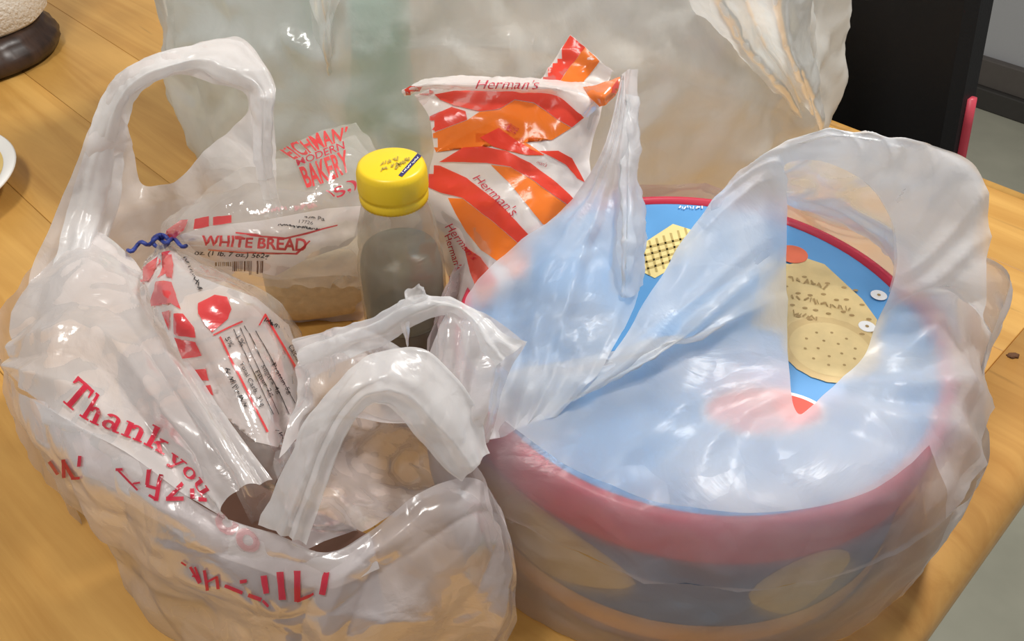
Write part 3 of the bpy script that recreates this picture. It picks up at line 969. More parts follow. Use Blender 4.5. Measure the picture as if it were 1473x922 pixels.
rowsL1 = [[(42, 400, .127), (130, 330, .142), (200, 385, .128), (255, 490, .125), (318, 590, .125), (392, 690, .118)],
          [(10, 470, .12), (90, 430, .134), (165, 450, .13), (235, 540, .128), (300, 625, .124), (350, 700, .116)],
          [(3, 510, .115), (60, 520, .124), (130, 545, .123), (200, 605, .120), (270, 660, .114), (325, 722, .107)],
          [(8, 540, .11), (50, 575, .116), (110, 612, .117), (190, 657, .116), (265, 712, .109), (330, 748, .10)]]
L1 = sheet(rowsL1, 70, 110, 0.0022, 17, 51, folds=[(0, 2.2, 0.005, 0.5)])
oL1 = to_parent(obj('side_panel', mesh_of('side_panel', L1), 'bag'), lbag)
belly = [rowsL1[3] + [(400, 772, .10), (470, 795, .095), (530, 765, .10), (590, 720, .105), (650, 690, .108), (692, 692, .105), (720, 730, .095)],
         [(30, 595, .098), (75, 640, .103), (140, 682, .104), (215, 725, .104), (280, 768, .098), (345, 792, .092), (405, 815, .09), (470, 830, .088), (540, 800, .095), (610, 765, .1), (670, 745, .1), (715, 752, .09), (738, 790, .08)],
         [(70, 672, .070), (120, 722, .075), (185, 772, .08), (250, 812, .08), (310, 842, .075), (370, 862, .075), (420, 880, .07), (480, 885, .07), (555, 860, .075), (630, 830, .08), (690, 810, .08), (730, 820, .07), (742, 850, .055)],
         [(140, 772, .035), (180, 812, .036), (230, 852, .04), (290, 882, .045), (345, 907, .05), (400, 925, .05), (450, 940, .045), (510, 945, .045), (580, 930, .05), (650, 900, .05), (700, 890, .045), (728, 890, .04), (735, 900, .025)],
         [(188, 840, .0), (214, 882, 0), (258, 926, 0), (310, 960, 0), (370, 985, 0), (430, 1000, 0), (480, 1010, 0), (540, 1010, 0), (600, 990, 0), (655, 965, 0), (692, 950, 0), (708, 945, 0), (716, 945, 0)]]
BEL = floor_clip(sheet(belly, 90, 260, 0.0022, 17, 61, folds=[(0, 1.8, 0.003, 0.7), (1, 6.3, 0.0035, 0.6)]))
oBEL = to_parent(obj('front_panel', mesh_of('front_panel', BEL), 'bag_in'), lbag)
# band of doubled film below the rim, carrying the lettering
band = [belly[0], [mixp(a, b, .55, .001) for a, b in zip(belly[0], belly[1])], [mixp(a, b, .35, .001) for a, b in zip(belly[1], belly[2])]]
band = [r[1:9] for r in band]
BND = sheet(band, 30, 170, 0.0016, 22, 63, shift=-0.002)
oBND = to_parent(obj('rim_fold', mesh_of('rim_fold', BND), 'bag'), lbag)
# back and right side walls down to the table
wall = []
for h in (0.0, 0.03, 0.07, 0.105):
    f = 1 + 0.05 * math.sin(h * 25)
    base = [(-0.236, 0.30), (-0.262, 0.36), (-0.250, 0.425), (-0.19, 0.462), (-0.11, 0.470), (-0.045, 0.458), (-0.028, 0.42), (-0.040, 0.36), (-0.030, 0.29), (-0.010, 0.235)]
    cxm, cym = -0.13, 0.36
    wall.append([Vector((cxm + (x - cxm) * f, cym + (y - cym) * f, T + 0.0008 + h)) for x, y in base])
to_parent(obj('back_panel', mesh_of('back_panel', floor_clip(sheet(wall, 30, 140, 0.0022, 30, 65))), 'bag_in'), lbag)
# inner floor of the bag seen through the near handle
rows = [[(395, 650, .100), (490, 605, .085), (590, 600, .07), (665, 640, .085)],
        [(402, 705, .088), (510, 670, .060), (600, 670, .03), (668, 690, .06)],
        [(425, 786, .090), (530, 762, .066), (605, 720, .05), (660, 700, .085)]]
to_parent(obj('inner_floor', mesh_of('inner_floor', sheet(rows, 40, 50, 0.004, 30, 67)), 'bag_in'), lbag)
# near handle: front ply arching over
d1 = [((372, 755, .102), (440, 782, .10)), ((402, 685, .122), (465, 708, .120)), ((438, 602, .142), (490, 642, .136)), ((488, 542, .157), (522, 592, .149)),
      ((548, 505, .163), (552, 584, .150)), ((608, 500, .163), (576, 604, .143)), ((652, 540, .152), (602, 636, .132)), ((690, 600, .132), (632, 668, .121)), ((703, 650, .116), (662, 697, .110))]
rows = [[q[1] for q in d1], [mixp(q[1], q[0], .5, .006) for q in d1], [q[0] for q in d1]]
to_parent(obj('handle', mesh_of('handle', sheet(rows, 44, 140, 0.0012, 26, 71, folds=[(0, 2.7, .003, .4)])), 'bag_thick'), lbag)
# upper loop
d2 = [((425, 492, .128), (445, 545, .122)), ((480, 474, .142), (500, 512, .138)), ((540, 455, .157), (556, 492, .15)), ((585, 430, .167), (592, 470, .16)),
      ((640, 424, .170), (640, 453, .164)), ((690, 447, .167), (664, 470, .158)), ((728, 482, .161), (672, 505, .150)), ((758, 492, .156), (690, 545, .142))]
rows = [[q[1] for q in d2], [mixp(q[1], q[0], .5, .006) for q in d2], [q[0] for q in d2]]
to_parent(obj('handle', mesh_of('handle', sheet(rows, 26, 140, 0.0011, 40, 73, folds=[(0, 2.4, .003, .3)])), 'bag_thick'), lbag)
rows = [[(612, 522, .15), (642, 455, .163), (692, 449, .166), (758, 492, .156)],
        [(615, 570, .14), (650, 520, .154), (700, 510, .154), (736, 527, .146)],
        [(630, 620, .13), (655, 590, .137), (690, 585, .137), (715, 582, .131)],
        [(658, 670, .112), (670, 655, .116), (686, 648, .116), (700, 635, .115)]]
to_parent(obj('handle_side', mesh_of('handle_side', sheet(rows, 60, 50, 0.0014, 30, 75, folds=[(1, 2.5, .004, .4)])), 'bag'), lbag)
rows = [[(425, 490, .13), (480, 473, .142), (530, 476, .146), (572, 500, .147), (612, 520, .148)],
        [(428, 560, .125), (480, 532, .134), (530, 532, .136), (580, 545, .138), (622, 560, .138)],
        [(400, 660, .112), (440, 612, .115), (500, 600, .112), (560, 602, .112), (612, 612, .118)]]
to_parent(obj('handle_back', mesh_of('handle_back', sheet(rows, 40, 70, 0.0016, 30, 77, folds=[(0, 2.2, .004, .5)])), 'bag'), lbag)
# torn nub on the loop
rows = [[(560, 452, .160), (585, 444, .167), (612, 436, .169), (622, 428, .168)],
        [(572, 440, .166), (588, 424, .175), (606, 418, .177), (618, 424, .171)],
        [(584, 428, .170), (592, 414, .179), (604, 408, .180), (613, 416, .174)]]
to_parent(obj('torn_tip', mesh_of('torn_tip', sheet(rows, 16, 20, 0.0012, 90, 79)), 'bag_thick'), lbag)
rows = [[(574, 466, .164), (582, 464, .166), (590, 463, .165)], [(580, 480, .158), (585, 480, .16), (590, 480, .158)], [(585, 498, .151), (586, 499, .151), (588, 498, .151)]]
to_parent(obj('torn_tip', mesh_of('torn_tip', sheet(rows, 14, 8, 0.0006, 90, 81)), 'bag_thick'), lbag)

# red lettering
bL1 = bvh_of(L1); bBL = bvh_of(join([BEL, BND]))
bAll = bvh_of(join([L1, BEL, BND]))
printed('lettering', text_path('Thank', [(86, 574), (120, 602), (160, 620), (202, 638), (238, 658)], [42, 40, 36, 34, 36], bold='serif'), bAll, 'red_ink_deep', oL1, 0.0008)
printed('lettering', text_path('you', [(240, 664), (262, 680), (280, 700), (292, 718)], [26, 26, 24], bold='serif'), bAll, 'red_ink_deep', oL1, 0.0008)
def letter(strokes, ox, oy, k, par):
    printed('lettering', poly2d([stroke(*q_, ox, oy, k) for q_ in strokes]), bAll, 'red_ink_deep', par, 0.0008)
A5 = (40, 640, 5.26)
for st in ([(80, 128, 150, 142, 14)], [(172, 118, 238, 216, 26)], [(282, 105, 284, 242, 30), (276, 112, 360, 252, 28), (340, 248, 406, 246, 20)], [(405, 82, 398, 162, 28)],
           [(676, 185, 728, 184, 20), (696, 190, 842, 342, 16), (806, 292, 860, 284, 14)],
           [(924, 188, 912, 304, 30), (905, 306, 1004, 338, 24), (1010, 230, 978, 424, 32), (926, 380, 986, 416, 20)],
           [(1172, 296, 1066, 404, 32), (1048, 408, 1184, 408, 34)], [(1246, 336, 1250, 410, 32), (1246, 410, 1356, 416, 30)]):
    letter(st, *A5, oBEL)
A6 = (240, 760, 5.892)
for st in ([(130, 278, 172, 306, 16)], [(206, 318, 284, 458, 24), (246, 318, 294, 452, 20), (222, 396, 288, 408, 14)],
           [(326, 346, 352, 516, 28), (350, 446, 436, 400, 20), (430, 396, 444, 506, 28)], [(500, 478, 650, 540, 30)], [(626, 446, 684, 440, 30)], [(700, 556, 804, 598, 32)], [(816, 606, 864, 654, 22)],
           [(828, 396, 848, 546, 54)], [(968, 366, 982, 598, 58)], [(1110, 356, 1110, 612, 54), (1104, 606, 1254, 544, 26)], [(1362, 368, 1322, 556, 52)]):
    letter(st, *A6, oBND)
printed('lettering', text_path('oo', [(302, 752), (330, 775), (365, 800)], [34, 28], bold=0.03), bAll, 'red_ink_faint', oBND, 0.0008)

# ================================================================== BREAD
tiep = P(232, 346, .124)
bb = P(330, 480, 0.0)
loaf = thing('bread_loaf', 'sliced white loaf with brown crust inside the printed bread bag', 'bread', (-0.150, 0.325, T))
ax0 = Vector((-0.172, 0.372, T)); ax1 = Vector((-0.148, 0.318, T))
NS = 6
axd = (ax1 - ax0); LEN = axd.length; axd.normalize()
side = Vector((-axd.y, axd.x, 0))
def slice_prof(n=28, w=0.045, h=0.084):
    pts = []
    for i in range(n):
        a = 2 * math.pi * i / n
        x = w * math.copysign(abs(math.cos(a)) ** 0.55, math.cos(a))
        z = math.copysign(abs(math.sin(a)) ** 0.55, math.sin(a))
        zz = h * 0.5 + h * 0.5 * z
        if zz > h * 0.6: x *= 1.06
        pts.append((x, zz))
    return pts
for s in range(NS):
    t0 = LEN * s / NS + 0.0006; t1 = LEN * (s + 1) / NS - 0.0006
    bm = bmesh.new()
    pr = slice_prof(); k = 1 + 0.02 * math.sin(s * 2.3)
    rings = []
    for t, sc in ((t0, 0.93), (t0 + 0.0006, 1.0), (t1 - 0.0006, 1.0), (t1, 0.93)):
        ring = []
        for x, z in pr:
            q = ax0 + axd * t + side * (x * k * sc)
            ring.append(bm.verts.new((q.x, q.y, T + 0.004 + 0.044 + (z - 0.044) * k * sc)))
        rings.append(ring)
    fcs = []
    for a, b in zip(rings[:-1], rings[1:]):
        for i in range(len(pr)):
            j = (i + 1) % len(pr)
            fcs.append(bm.faces.new((a[i], a[j], b[j], b[i])))
    f0 = bm.faces.new(list(reversed(rings[0]))); f1 = bm.faces.new(rings[-1])
    end = s in (0, NS - 1)
    f0.material_index = 0 if s == 0 else 1
    f1.material_index = 0 if s == NS - 1 else 1
    o = obj('slice', bm, 'crust', smooth=False)
    o.data.materials.append(M['crumb_in'])
    to_parent(o, loaf)

bbag = thing('bread_bag', 'clear bread bag with red printing, tied with a blue twist tie', 'bread bag', (bb.x, bb.y, T))
tail = [[(231, 341, .126), (233, 343, .127), (235, 345, .127), (236, 348, .126), (236, 351, .124), (234, 353, .122)],
        [(262, 308, .138), (275, 320, .14), (288, 334, .138), (292, 348, .133), (285, 358, .127), (270, 364, .118)],
        [(312, 262, .148), (340, 285, .15), (356, 312, .146), (362, 340, .138), (352, 366, .126), (328, 388, .112)],
        [(392, 220, .152), (422, 250, .153), (438, 292, .147), (440, 332, .136), (432, 368, .122), (408, 402, .105)],
        [(465, 188, .150), (498, 225, .15), (512, 275, .140), (512, 325, .126), (502, 360, .112), (482, 395, .09)],
        [(512, 176, .140), (540, 215, .138), (556, 275, .125), (556, 325, .108), (545, 360, .095), (522, 400, .078)]]
TAIL = sheet(tail, 60, 70, 0.0009, 34, 91, folds=[(1, 4.3, 0.0015, 0.2)])
oT = to_parent(obj('tail', mesh_of('tail', TAIL), 'bread_film'), bbag)
tail2 = [[(a, b + (i * 4), c - 0.006 * i) for a, b, c in r] for i, r in enumerate(tail)]
to_parent(obj('tail_back_ply', mesh_of('tail_back_ply', sheet(tail2, 40, 50, 0.003, 40, 93, folds=[(1, 3.3, 0.003, 0.2)])), 'bread_film'), bbag)
cone = [[(226, 351, .124), (229, 352, .126), (232, 353, .127), (235, 353, .126), (238, 352, .124)],
        [(203, 398, .130), (222, 398, .140), (248, 398, .142), (275, 392, .138), (290, 382, .125)],
        [(214, 470, .125), (250, 462, .139), (300, 440, .141), (352, 424, .135), (388, 426, .110)],
        [(268, 560, .112), (310, 530, .124), (355, 500, .124), (405, 478, .114), (434, 488, .085)],
        [(335, 700, .092), (362, 645, .108), (392, 605, .108), (420, 570, .10), (446, 570, .07)],
        [(380, 790, .05), (395, 700, .09), (415, 660, .095), (435, 640, .088), (455, 640, .06)]]
CONE = sheet(cone, 70, 60, 0.0010, 40, 95, folds=[(1, 3.6, 0.003, 0.15)])
oC = to_parent(obj('bag_film', mesh_of('bag_film', CONE), 'bread_film'), bbag)
tp = []
def tw(px, py, h): tp.append(P(px, py, h))
for i in range(26):
    t = i / 25
    x = 184 + 84 * t; y = 360 - 18 * math.sin(t * 2.2) + 4 * math.sin(t * 22) + (8 * t * t)
    tw(x, y, 0.132 + 0.002 * math.sin(t * 30))
tie = to_parent(obj('twist_tie', tube_bm(tp, 0.0011, 6), 'tie'), bbag)
tp = [P(231 + 11 * math.cos(a), 347 + 9 * math.sin(a), 0.127 + 0.005 * math.cos(a + 1)) for a in np.linspace(0, 2 * math.pi * 1.2, 24)]
to_parent(obj('twist_tie', tube_bm(tp, 0.0012, 6), 'tie'), bbag)
tp = [P(232 + 2 * math.sin(i), 332 - i * 1.4 + 12, 0.130 + 0.001 * i) for i in range(6)]
to_parent(obj('twist_tie', tube_bm(tp, 0.0010, 6), 'tie'), bbag)

bT = bvh_of(TAIL); bC = bvh_of(CONE)
printed('white_panel', poly2d([[(258, 338), (300, 326), (372, 318), (470, 300), (524, 296), (520, 330), (500, 352), (440, 372), (396, 396), (336, 384), (290, 368)]]), bT, 'bread_white', oT, 0.0005)
printed('red_panel', poly2d([[(236, 346), (242, 332), (262, 318), (272, 318), (266, 332), (250, 346)], [(280, 330), (302, 326), (302, 312), (282, 316)], [(308, 325), (334, 321), (334, 310), (308, 313)]]), bT, 'red_ink', oT, 0.001)
printed('lettering', text_quad("EICHMAN'", (401, 217), (500, 184), (494, 204), (424, 232), bold=0.02, arch=9), bT, 'red_ink', oT, 0.001, 5)
printed('lettering', text_quad('MODERN', (426, 232), (494, 205), (496, 216), (429, 241), bold=0.01), bT, 'red_ink_deep', oT, 0.001, 5)
printed('lettering', text_quad('BAKERY', (430, 243), (497, 217), (503, 246), (441, 272), bold=0.025, dip=-3), bT, 'red_ink', oT, 0.001, 5)
printed('lettering', text_path('~S,)', [(464, 282), (480, 292), (500, 282), (516, 268)], [16, 20, 16], bold=0.01), bT, 'red_ink_deep', oT, 0.001, 5)
printed('lettering', poly2d(marks((358, 308), (412, 300), 7, 16, 31, 2.6)), bT, 'red_ink_faint', oT, 0.001, 5)
printed('lettering', poly2d(marks((424, 300), (456, 295), 8, 12, 32, 3.0)), bT, 'red_ink_faint', oT, 0.001, 5)
printed('lettering', text_quad('WHITE BREAD', (292, 338), (441, 342), (440, 360), (290, 352), bold=0.03), bT, 'red_ink', oT, 0.001, 5)
printed('panel_line', poly2d([[(340, 334), (410, 340), (440, 333), (484, 322), (484, 324), (440, 336), (410, 343), (340, 336)], [(300, 356), (350, 360), (425, 362), (444, 345), (446, 346), (427, 365), (350, 362), (300, 358)]]), bT, 'red_ink', oT, 0.001, 8)
printed('lettering', text_quad('oz. (1 lb. 7 oz.) 562g', (282, 358), (388, 362), (386, 373), (280, 366), bold=0.02), bT, 'black_ink', oT, 0.001, 5)
printed('lettering', poly2d(marks((437, 312), (452, 314), 4, 9, 33, 1.1)), bT, 'black_ink', oT, 0.001, 5)
printed('lettering', text_quad('Pa', (456, 311), (466, 313), (466, 319), (456, 317), bold=0.01), bT, 'black_ink', oT, 0.001, 5)
printed('lettering', text_quad('17726', (430, 316), (450, 319), (449, 324), (429, 321), bold=0.0), bT, 'black_ink', oT, 0.001, 5)
printed('lettering', poly2d(marks((400, 323), (458, 329), 4, 30, 34, 1.4)), bT, 'black_ink', oT, 0.001, 5)
bars = []
x = 298
rng = random.Random(5)
while x < 378:
    w = rng.choice((1.0, 1.6, 2.4))
    yt = 375 + 1.5 * math.sin(x * .03)
    yb = 389 + 7 * math.sin((x - 290) / 95 * math.pi)
    if not 362 < x < 368:
        bars.append([(x, yt), (x + w, yt), (x + w, yb), (x, yb)])
    x += w + rng.choice((1.0, 1.6, 2.2))
printed('barcode', poly2d(bars), bT, 'black_ink', oT, 0.001, 9)

def z1(pts):  # points read from an enlarged view
    return [(180 + a / 2.56, 300 + b / 2.56) for a, b in pts]
printed('white_panel', poly2d([z1([(120, 170), (180, 150), (260, 250), (340, 280), (480, 330), (600, 430), (660, 600), (640, 700), (560, 880), (480, 860), (340, 640), (310, 560), (290, 700), (200, 560), (90, 300), (50, 240)])]), bC, 'bread_white', oC, 0.0005)
printed('red_block', poly2d([z1(q) for q in (
    [(52, 236), (118, 182), (128, 200), (92, 268), (62, 276)],
    [(128, 168), (168, 160), (180, 210), (174, 262), (140, 246), (122, 262), (136, 214)],
    [(120, 270), (176, 276), (190, 330), (206, 376), (168, 352), (104, 362), (100, 340)],
    [(140, 386), (170, 374), (168, 450), (150, 412)],
    [(184, 388), (214, 392), (254, 440), (262, 476), (186, 462)],
    [(186, 474), (262, 490), (286, 540), (216, 552), (200, 512)],
    [(226, 594), (300, 590), (312, 634), (250, 630)],
    [(286, 654), (318, 650), (330, 690), (298, 676)],
    [(270, 352), (330, 322), (374, 330), (390, 372), (376, 408), (318, 458), (292, 430), (268, 390)])]), bC, 'red_ink', oC, 0.001)
def strip2(a, b, w):
    (x0, y0), (x1, y1) = a, b
    dx, dy = x1 - x0, y1 - y0; L = math.hypot(dx, dy); nx, ny = -dy / L * w, dx / L * w
    return [(x0 + nx, y0 + ny), (x1 + nx, y1 + ny), (x1 - nx, y1 - ny), (x0 - nx, y0 - ny)]
printed('panel_line', poly2d([z1(strip2(*q)) for q in (((322, 468), (430, 414), 3), ((346, 474), (520, 826), 4), ((510, 392), (640, 620), 4), ((490, 430), (512, 390), 3))]), bC, 'red_ink', oC, 0.001, 6)
printed('panel_line', poly2d([z1(strip2(*q)) for q in (((396, 446), (540, 760), 1.6), ((436, 430), (600, 760), 1.6), ((476, 450), (620, 720), 1.6), ((420, 440), (560, 760), 1.2))]), bC, 'black_ink', oC, 0.001, 6)
for s, a, b, w in (('Total Carb. 31g', (412, 576), (492, 736), 22), ('Fiber 2g', (470, 610), (528, 700), 20), ('Sugars 4g', (492, 586), (552, 690), 18), ('Protein 5g', (530, 580), (590, 690), 20), ('5%', (362, 482), (382, 516), 20), ('1%', (404, 478), (424, 512), 20), ('Calcium 2%', (592, 510), (650, 610), 20)):
    (x0, y0), (x1, y1) = a, b
    dx, dy = x1 - x0, y1 - y0; L = math.hypot(dx, dy); nx, ny = dy / L * w, -dx / L * w
    q = z1([(x0 + nx, y0 + ny), (x1 + nx, y1 + ny), (x1, y1), (x0, y0)])
    printed('lettering', text_quad(s, q[0], q[1], q[2], q[3], bold=0.01), bC, 'black_ink', oC, 0.0012, 8)
for q_, (a_, b_, n_) in enumerate((((374, 594), (444, 736), 22), ((508, 408), (562, 440), 10), ((548, 812), (576, 846), 6), ((214, 186), (282, 306), 16))):
    a_, b_ = z1([a_, b_])
    printed('lettering', poly2d(marks(a_, b_, 7, n_, 40 + q_, 1.3)), bC, 'black_ink', oC, 0.0012, 8)

# guessed dark box in the bag's bottom, also put in to darken its front
M['brown_box'] = simple('dark_brown_card', (0.115, 0.050, 0.032), 0.55, 0.1, 80, var=0.15)
M['brown_box_edge'] = simple('brown_card_flap', (0.16, 0.075, 0.045), 0.55, 0.1, 80, var=0.15)
bxo = thing('box', 'dark reddish brown box lying in the bottom of the red lettered bag', 'box', (-0.124, 0.254, T + 0.0015), math.radians(-27))
obj('box_body', box_bm(0.120, 0.036, 0.062, (0, 0, 0.031), 0.0015), 'brown_box', bxo, smooth=False)
obj('lid_flap', box_bm(0.121, 0.037, 0.006, (0, 0, 0.0655), 0.001), 'brown_box_edge', bxo, smooth=False)
obj('end_flap', box_bm(0.0012, 0.030, 0.045, (0.0606, 0, 0.030), 0.0004), 'brown_box_edge', bxo, smooth=False)
# brown roll behind the loaf
rl = P(470, 430, 0.03)
bm = bmesh.new(); bmesh.ops.create_uvsphere(bm, u_segments=40, v_segments=24, radius=1)
for v in bm.verts:
    k = 1 + 0.04 * noise.noise(v.co * 1.7)
    e = [math.copysign(abs(c) ** 0.45, c) for c in v.co]
    v.co = Vector((e[0] * 0.036 * k, e[1] * 0.024 * k, (e[2] + 1) * 0.030 * k))
o = obj('bread_roll', bm, simple('roll_crust', (0.66, 0.54, 0.34), 0.7, 0.3, 200, var=0.2))
o.rotation_euler = (0, 0, math.radians(10))
o.location = (rl.x - 0.010, rl.y + 0.030, T + 0.001)
tag(o, 'light brown bread roll between the loaf and the yellow capped bottle', 'bread roll')

# ================================================================== BOTTLE
BP = Vector((-0.0605, 0.392, T + 0.0012))
bot = thing('drink_bottle', 'clear drink bottle with yellow screw cap standing in the open bag', 'bottle', BP)
pr = [(0.018, 0.0), (0.0220, 0.002), (0.0235, 0.008), (0.0235, 0.060), (0.0228, 0.064), (0.0235, 0.068), (0.0238, 0.108), (0.0232, 0.114), (0.0212, 0.121), (0.0217, 0.125), (0.0205, 0.136), (0.0183, 0.145), (0.0166, 0.151), (0.0162, 0.158)]
def ribbed(r, z, a):
    return r * (1 + 0.012 * noise.noise(Vector((math.cos(a) * 2, math.sin(a) * 2, z * 60))))
obj('bottle_body', lathe_bm(pr, 56, True, False, ribbed), 'bottle', bot)
obj('drink', lathe_bm([(0.0175, 0.001), (0.021, 0.003), (0.0222, 0.009), (0.0222, 0.074)], 40), 'liquid', bot)
obj('upper_drink', lathe_bm([(0.0220, 0.0745), (0.0222, 0.078), (0.0225, 0.106), (0.0216, 0.113), (0.0200, 0.119)], 40, True, True), 'foam', bot)
def knurl(r, z, a):
    return r + (0.00025 * math.cos(a * 60) if z < 0.169 and r > 0.0165 else 0)
cap_o = obj('cap', lathe_bm([(0.0160, 0.1515), (0.0172, 0.1515), (0.0175, 0.1530), (0.0175, 0.1560), (0.0170, 0.1568), (0.0176, 0.1576), (0.0178, 0.1590), (0.0176, 0.1680), (0.0168, 0.1712), (0.0150, 0.1720)], 120, True, True, knurl), 'cap', bot)
CZ = 0.1722
def cap_poly(pts, mat, name, dz=0.0001):
    bm = bmesh.new()
    vs_ = []
    for px, py in pts:
        q = P(px, py, CZ + 0.0012); vs_.append(bm.verts.new((q.x - BP.x, q.y - BP.y, CZ + dz)))
    f = bm.faces.new(vs_)
    f.normal_update()
    if f.normal.z < 0: f.normal_flip()
    return obj(name, bm, mat, cap_o, smooth=False)
def z2(pts): return [(480 + a / 3.415, 190 + b / 3.415) for a, b in pts]
cap_poly(z2([(318, 212), (336, 220), (432, 118), (412, 104)]), 'navy', 'printed_label')
bcap = BVHTree.FromPolygons([BP + Vector((x, y, CZ + 0.0002)) for x, y in ((-.02, -.02), (.02, -.02), (.02, .02), (-.02, .02))], [(0, 1, 2, 3)])
a_, b_ = z2([(336, 200), (418, 122)])
printed('printed_marks', poly2d(marks(a_, b_, 3.2, 14, 51, 0.9)), bcap, 'white_print', cap_o, 0.0001, 30)
for q_, (a_, b_) in enumerate((((222, 160), (316, 128)), ((232, 184), (330, 152)), ((300, 176), (372, 126)))):
    a_, b_ = z2([a_, b_])
    printed('printed_marks', poly2d(marks(a_, b_, 6, 12, 52 + q_, 1.6)), bcap, 'grime', cap_o, 0.0001, 30)

# ================================================================== STRIPED WRAPPER
sw0 = P(740, 300, .0)
swp = thing('striped_wrapper', 'red and orange striped plastic wrapper with script lettering behind the yellow capped bottle', 'wrapper', (0.01, 0.44, T))
rows = [[(596, 136, .176), (655, 120, .182), (730, 122, .184), (812, 128, .186), (868, 118, .188), (891, 116, .186)],
        [(618, 170, .170), (665, 165, .174), (730, 165, .176), (800, 175, .176), (842, 165, .178), (868, 150, .178)],
        [(625, 215, .158), (680, 205, .164), (735, 200, .168), (790, 215, .166), (825, 218, .164), (848, 225, .160)],
        [(618, 250, .146), (690, 250, .152), (740, 255, .154), (785, 260, .154), (820, 265, .150), (848, 275, .146)],
        [(618, 300, .130), (680, 300, .138), (730, 305, .142), (770, 320, .140), (800, 320, .136), (815, 318, .134)],
        [(636, 360, .100), (675, 365, .114), (710, 375, .122), (740, 380, .122), (765, 375, .120), (775, 365, .118)],
        [(648, 420, .082), (670, 425, .100), (692, 432, .110), (715, 430, .114), (735, 420, .115), (752, 412, .115)],
        [(626, 500, .068), (632, 499, .071), (637, 498, .073), (642, 496, .075), (646, 493, .077), (650, 488, .078)]]
SW = sheet(rows, 90, 76, 0.0010, 34, 101, folds=[(1, 2.4, 0.002, 0.35)])
oW = to_parent(obj('wrapper_film', mesh_of('wrapper_film', SW), 'stripe_white'), swp)
rows = [[(770, 122, .187), (800, 126, .188), (835, 124, .188), (872, 122, .188)],
        [(788, 100, .192), (815, 95, .194), (845, 100, .194), (878, 112, .190)],
        [(806, 72, .200), (826, 72, .201), (848, 85, .199), (880, 104, .193)],
        [(820, 50, .206), (836, 62, .204), (860, 84, .199), (884, 104, .194)]]
SF = sheet(rows, 30, 30, 0.0010, 50, 103)
oF = to_parent(obj('wrapper_flap', mesh_of('wrapper_flap', SF), 'stripe_white'), swp)
# rolled top edge, pale
rows = [[(578, 134, .176), (608, 116, .183), (660, 110, .187), (730, 112, .189), (800, 116, .191), (850, 122, .190), (880, 130, .186)],
        [(580, 132, .178), (610, 122, .186), (660, 120, .190), (730, 122, .192), (800, 126, .194), (845, 140, .190), (866, 150, .184)],
        [(582, 138, .174), (612, 128, .182), (660, 130, .186), (730, 132, .188), (795, 136, .189), (832, 162, .184), (846, 170, .178)]]
SE = sheet(rows, 18, 90, 0.0008, 50, 105)
oE = to_parent(obj('wrapper_edge', mesh_of('wrapper_edge', SE), 'stripe_white'), swp)
# gathered foot of the wrapper resting on the table
foot = []
for h, r in ((0.0, 0.030), (0.02, 0.032), (0.05, 0.026), (0.085, 0.020)):
    c = Vector((-0.005, 0.497, 0)) if h < 0.06 else Vector((-0.012, 0.470, 0))
    foot.append([Vector((c.x + r * math.cos(a) * 0.7, c.y + r * math.sin(a) * 0.5, T + 0.001 + h)) for a in np.linspace(0, 2 * math.pi, 12, endpoint=False)])
to_parent(obj('wrapper_foot', mesh_of('wrapper_foot', floor_clip(sheet(foot, 24, 48, 0.002, 50, 107, closed=True))), 'stripe_white'), swp)
bW = bvh_of(SW); bF = bvh_of(SF); bE = bvh_of(SE)
def z3(pts):  # enlarged view with origin 560,40 and scale 3.547
    return [(560 + a / 3.547, 40 + b / 3.547) for a, b in pts]
def z4(pts):  # enlarged view with origin 480,30 and scale 1.882
    return [(480 + a / 1.882, 30 + b / 1.882) for a, b in pts]
red = [z3([(230, 345), (330, 325), (600, 322), (840, 330), (930, 390), (990, 460), (930, 510), (860, 470), (790, 420), (740, 385), (640, 370), (560, 420), (460, 430), (330, 400), (260, 370)]),
       z3([(186, 465), (320, 408), (390, 430), (400, 470), (200, 545)]),
       z3([(465, 562), (560, 512), (640, 570), (720, 620), (790, 650), (700, 650), (600, 625), (530, 605)]),
       z3([(760, 632), (860, 628), (930, 665), (1000, 790), (960, 770), (900, 700), (830, 660)]),
       z3([(255, 685), (380, 612), (480, 606), (600, 630), (720, 690), (850, 790), (968, 900), (940, 924), (840, 860), (720, 770), (620, 710), (500, 690), (380, 684)]),
       z4([(246, 388), (290, 392), (360, 425), (450, 495), (530, 580), (510, 610), (430, 540), (350, 480), (290, 465), (255, 450)]),
       z4([(355, 608), (400, 640), (452, 715), (430, 728), (392, 740), (372, 680)]),
       z4([(283, 800), (318, 798), (300, 840), (268, 884)]),
       z4([(316, 690), (332, 690), (336, 726), (314, 728)])]
orange = [z3([(200, 548), (400, 472), (460, 432), (560, 422), (640, 372), (740, 388), (790, 422), (860, 472), (928, 512), (830, 574), (760, 540), (690, 480), (620, 445), (560, 470), (440, 520), (240, 634)]),
          z3([(470, 572), (530, 607), (600, 628), (700, 652), (790, 652), (720, 600), (650, 565), (580, 580)]),
          z3([(520, 700), (620, 712), (720, 772), (840, 862), (938, 926), (800, 1010), (780, 1000), (700, 900), (620, 800), (560, 740)]),
          z4([(310, 480), (350, 482), (430, 542), (510, 612), (480, 676), (400, 620), (360, 570), (330, 520)]),
          z4([(388, 744), (430, 730), (452, 718), (440, 760), (410, 790)]),
          z4([(482, 704), (506, 646), (540, 610), (520, 700)]),
          z4([(284, 802), (320, 800), (300, 842), (270, 880)])]
for q_ in orange: printed('orange_stripe', poly2d([q_]), bW, 'stripe_orange', oW, 0.0005)
for q_ in red: printed('red_stripe', poly2d([q_]), bW, 'stripe_red', oW, 0.0008)
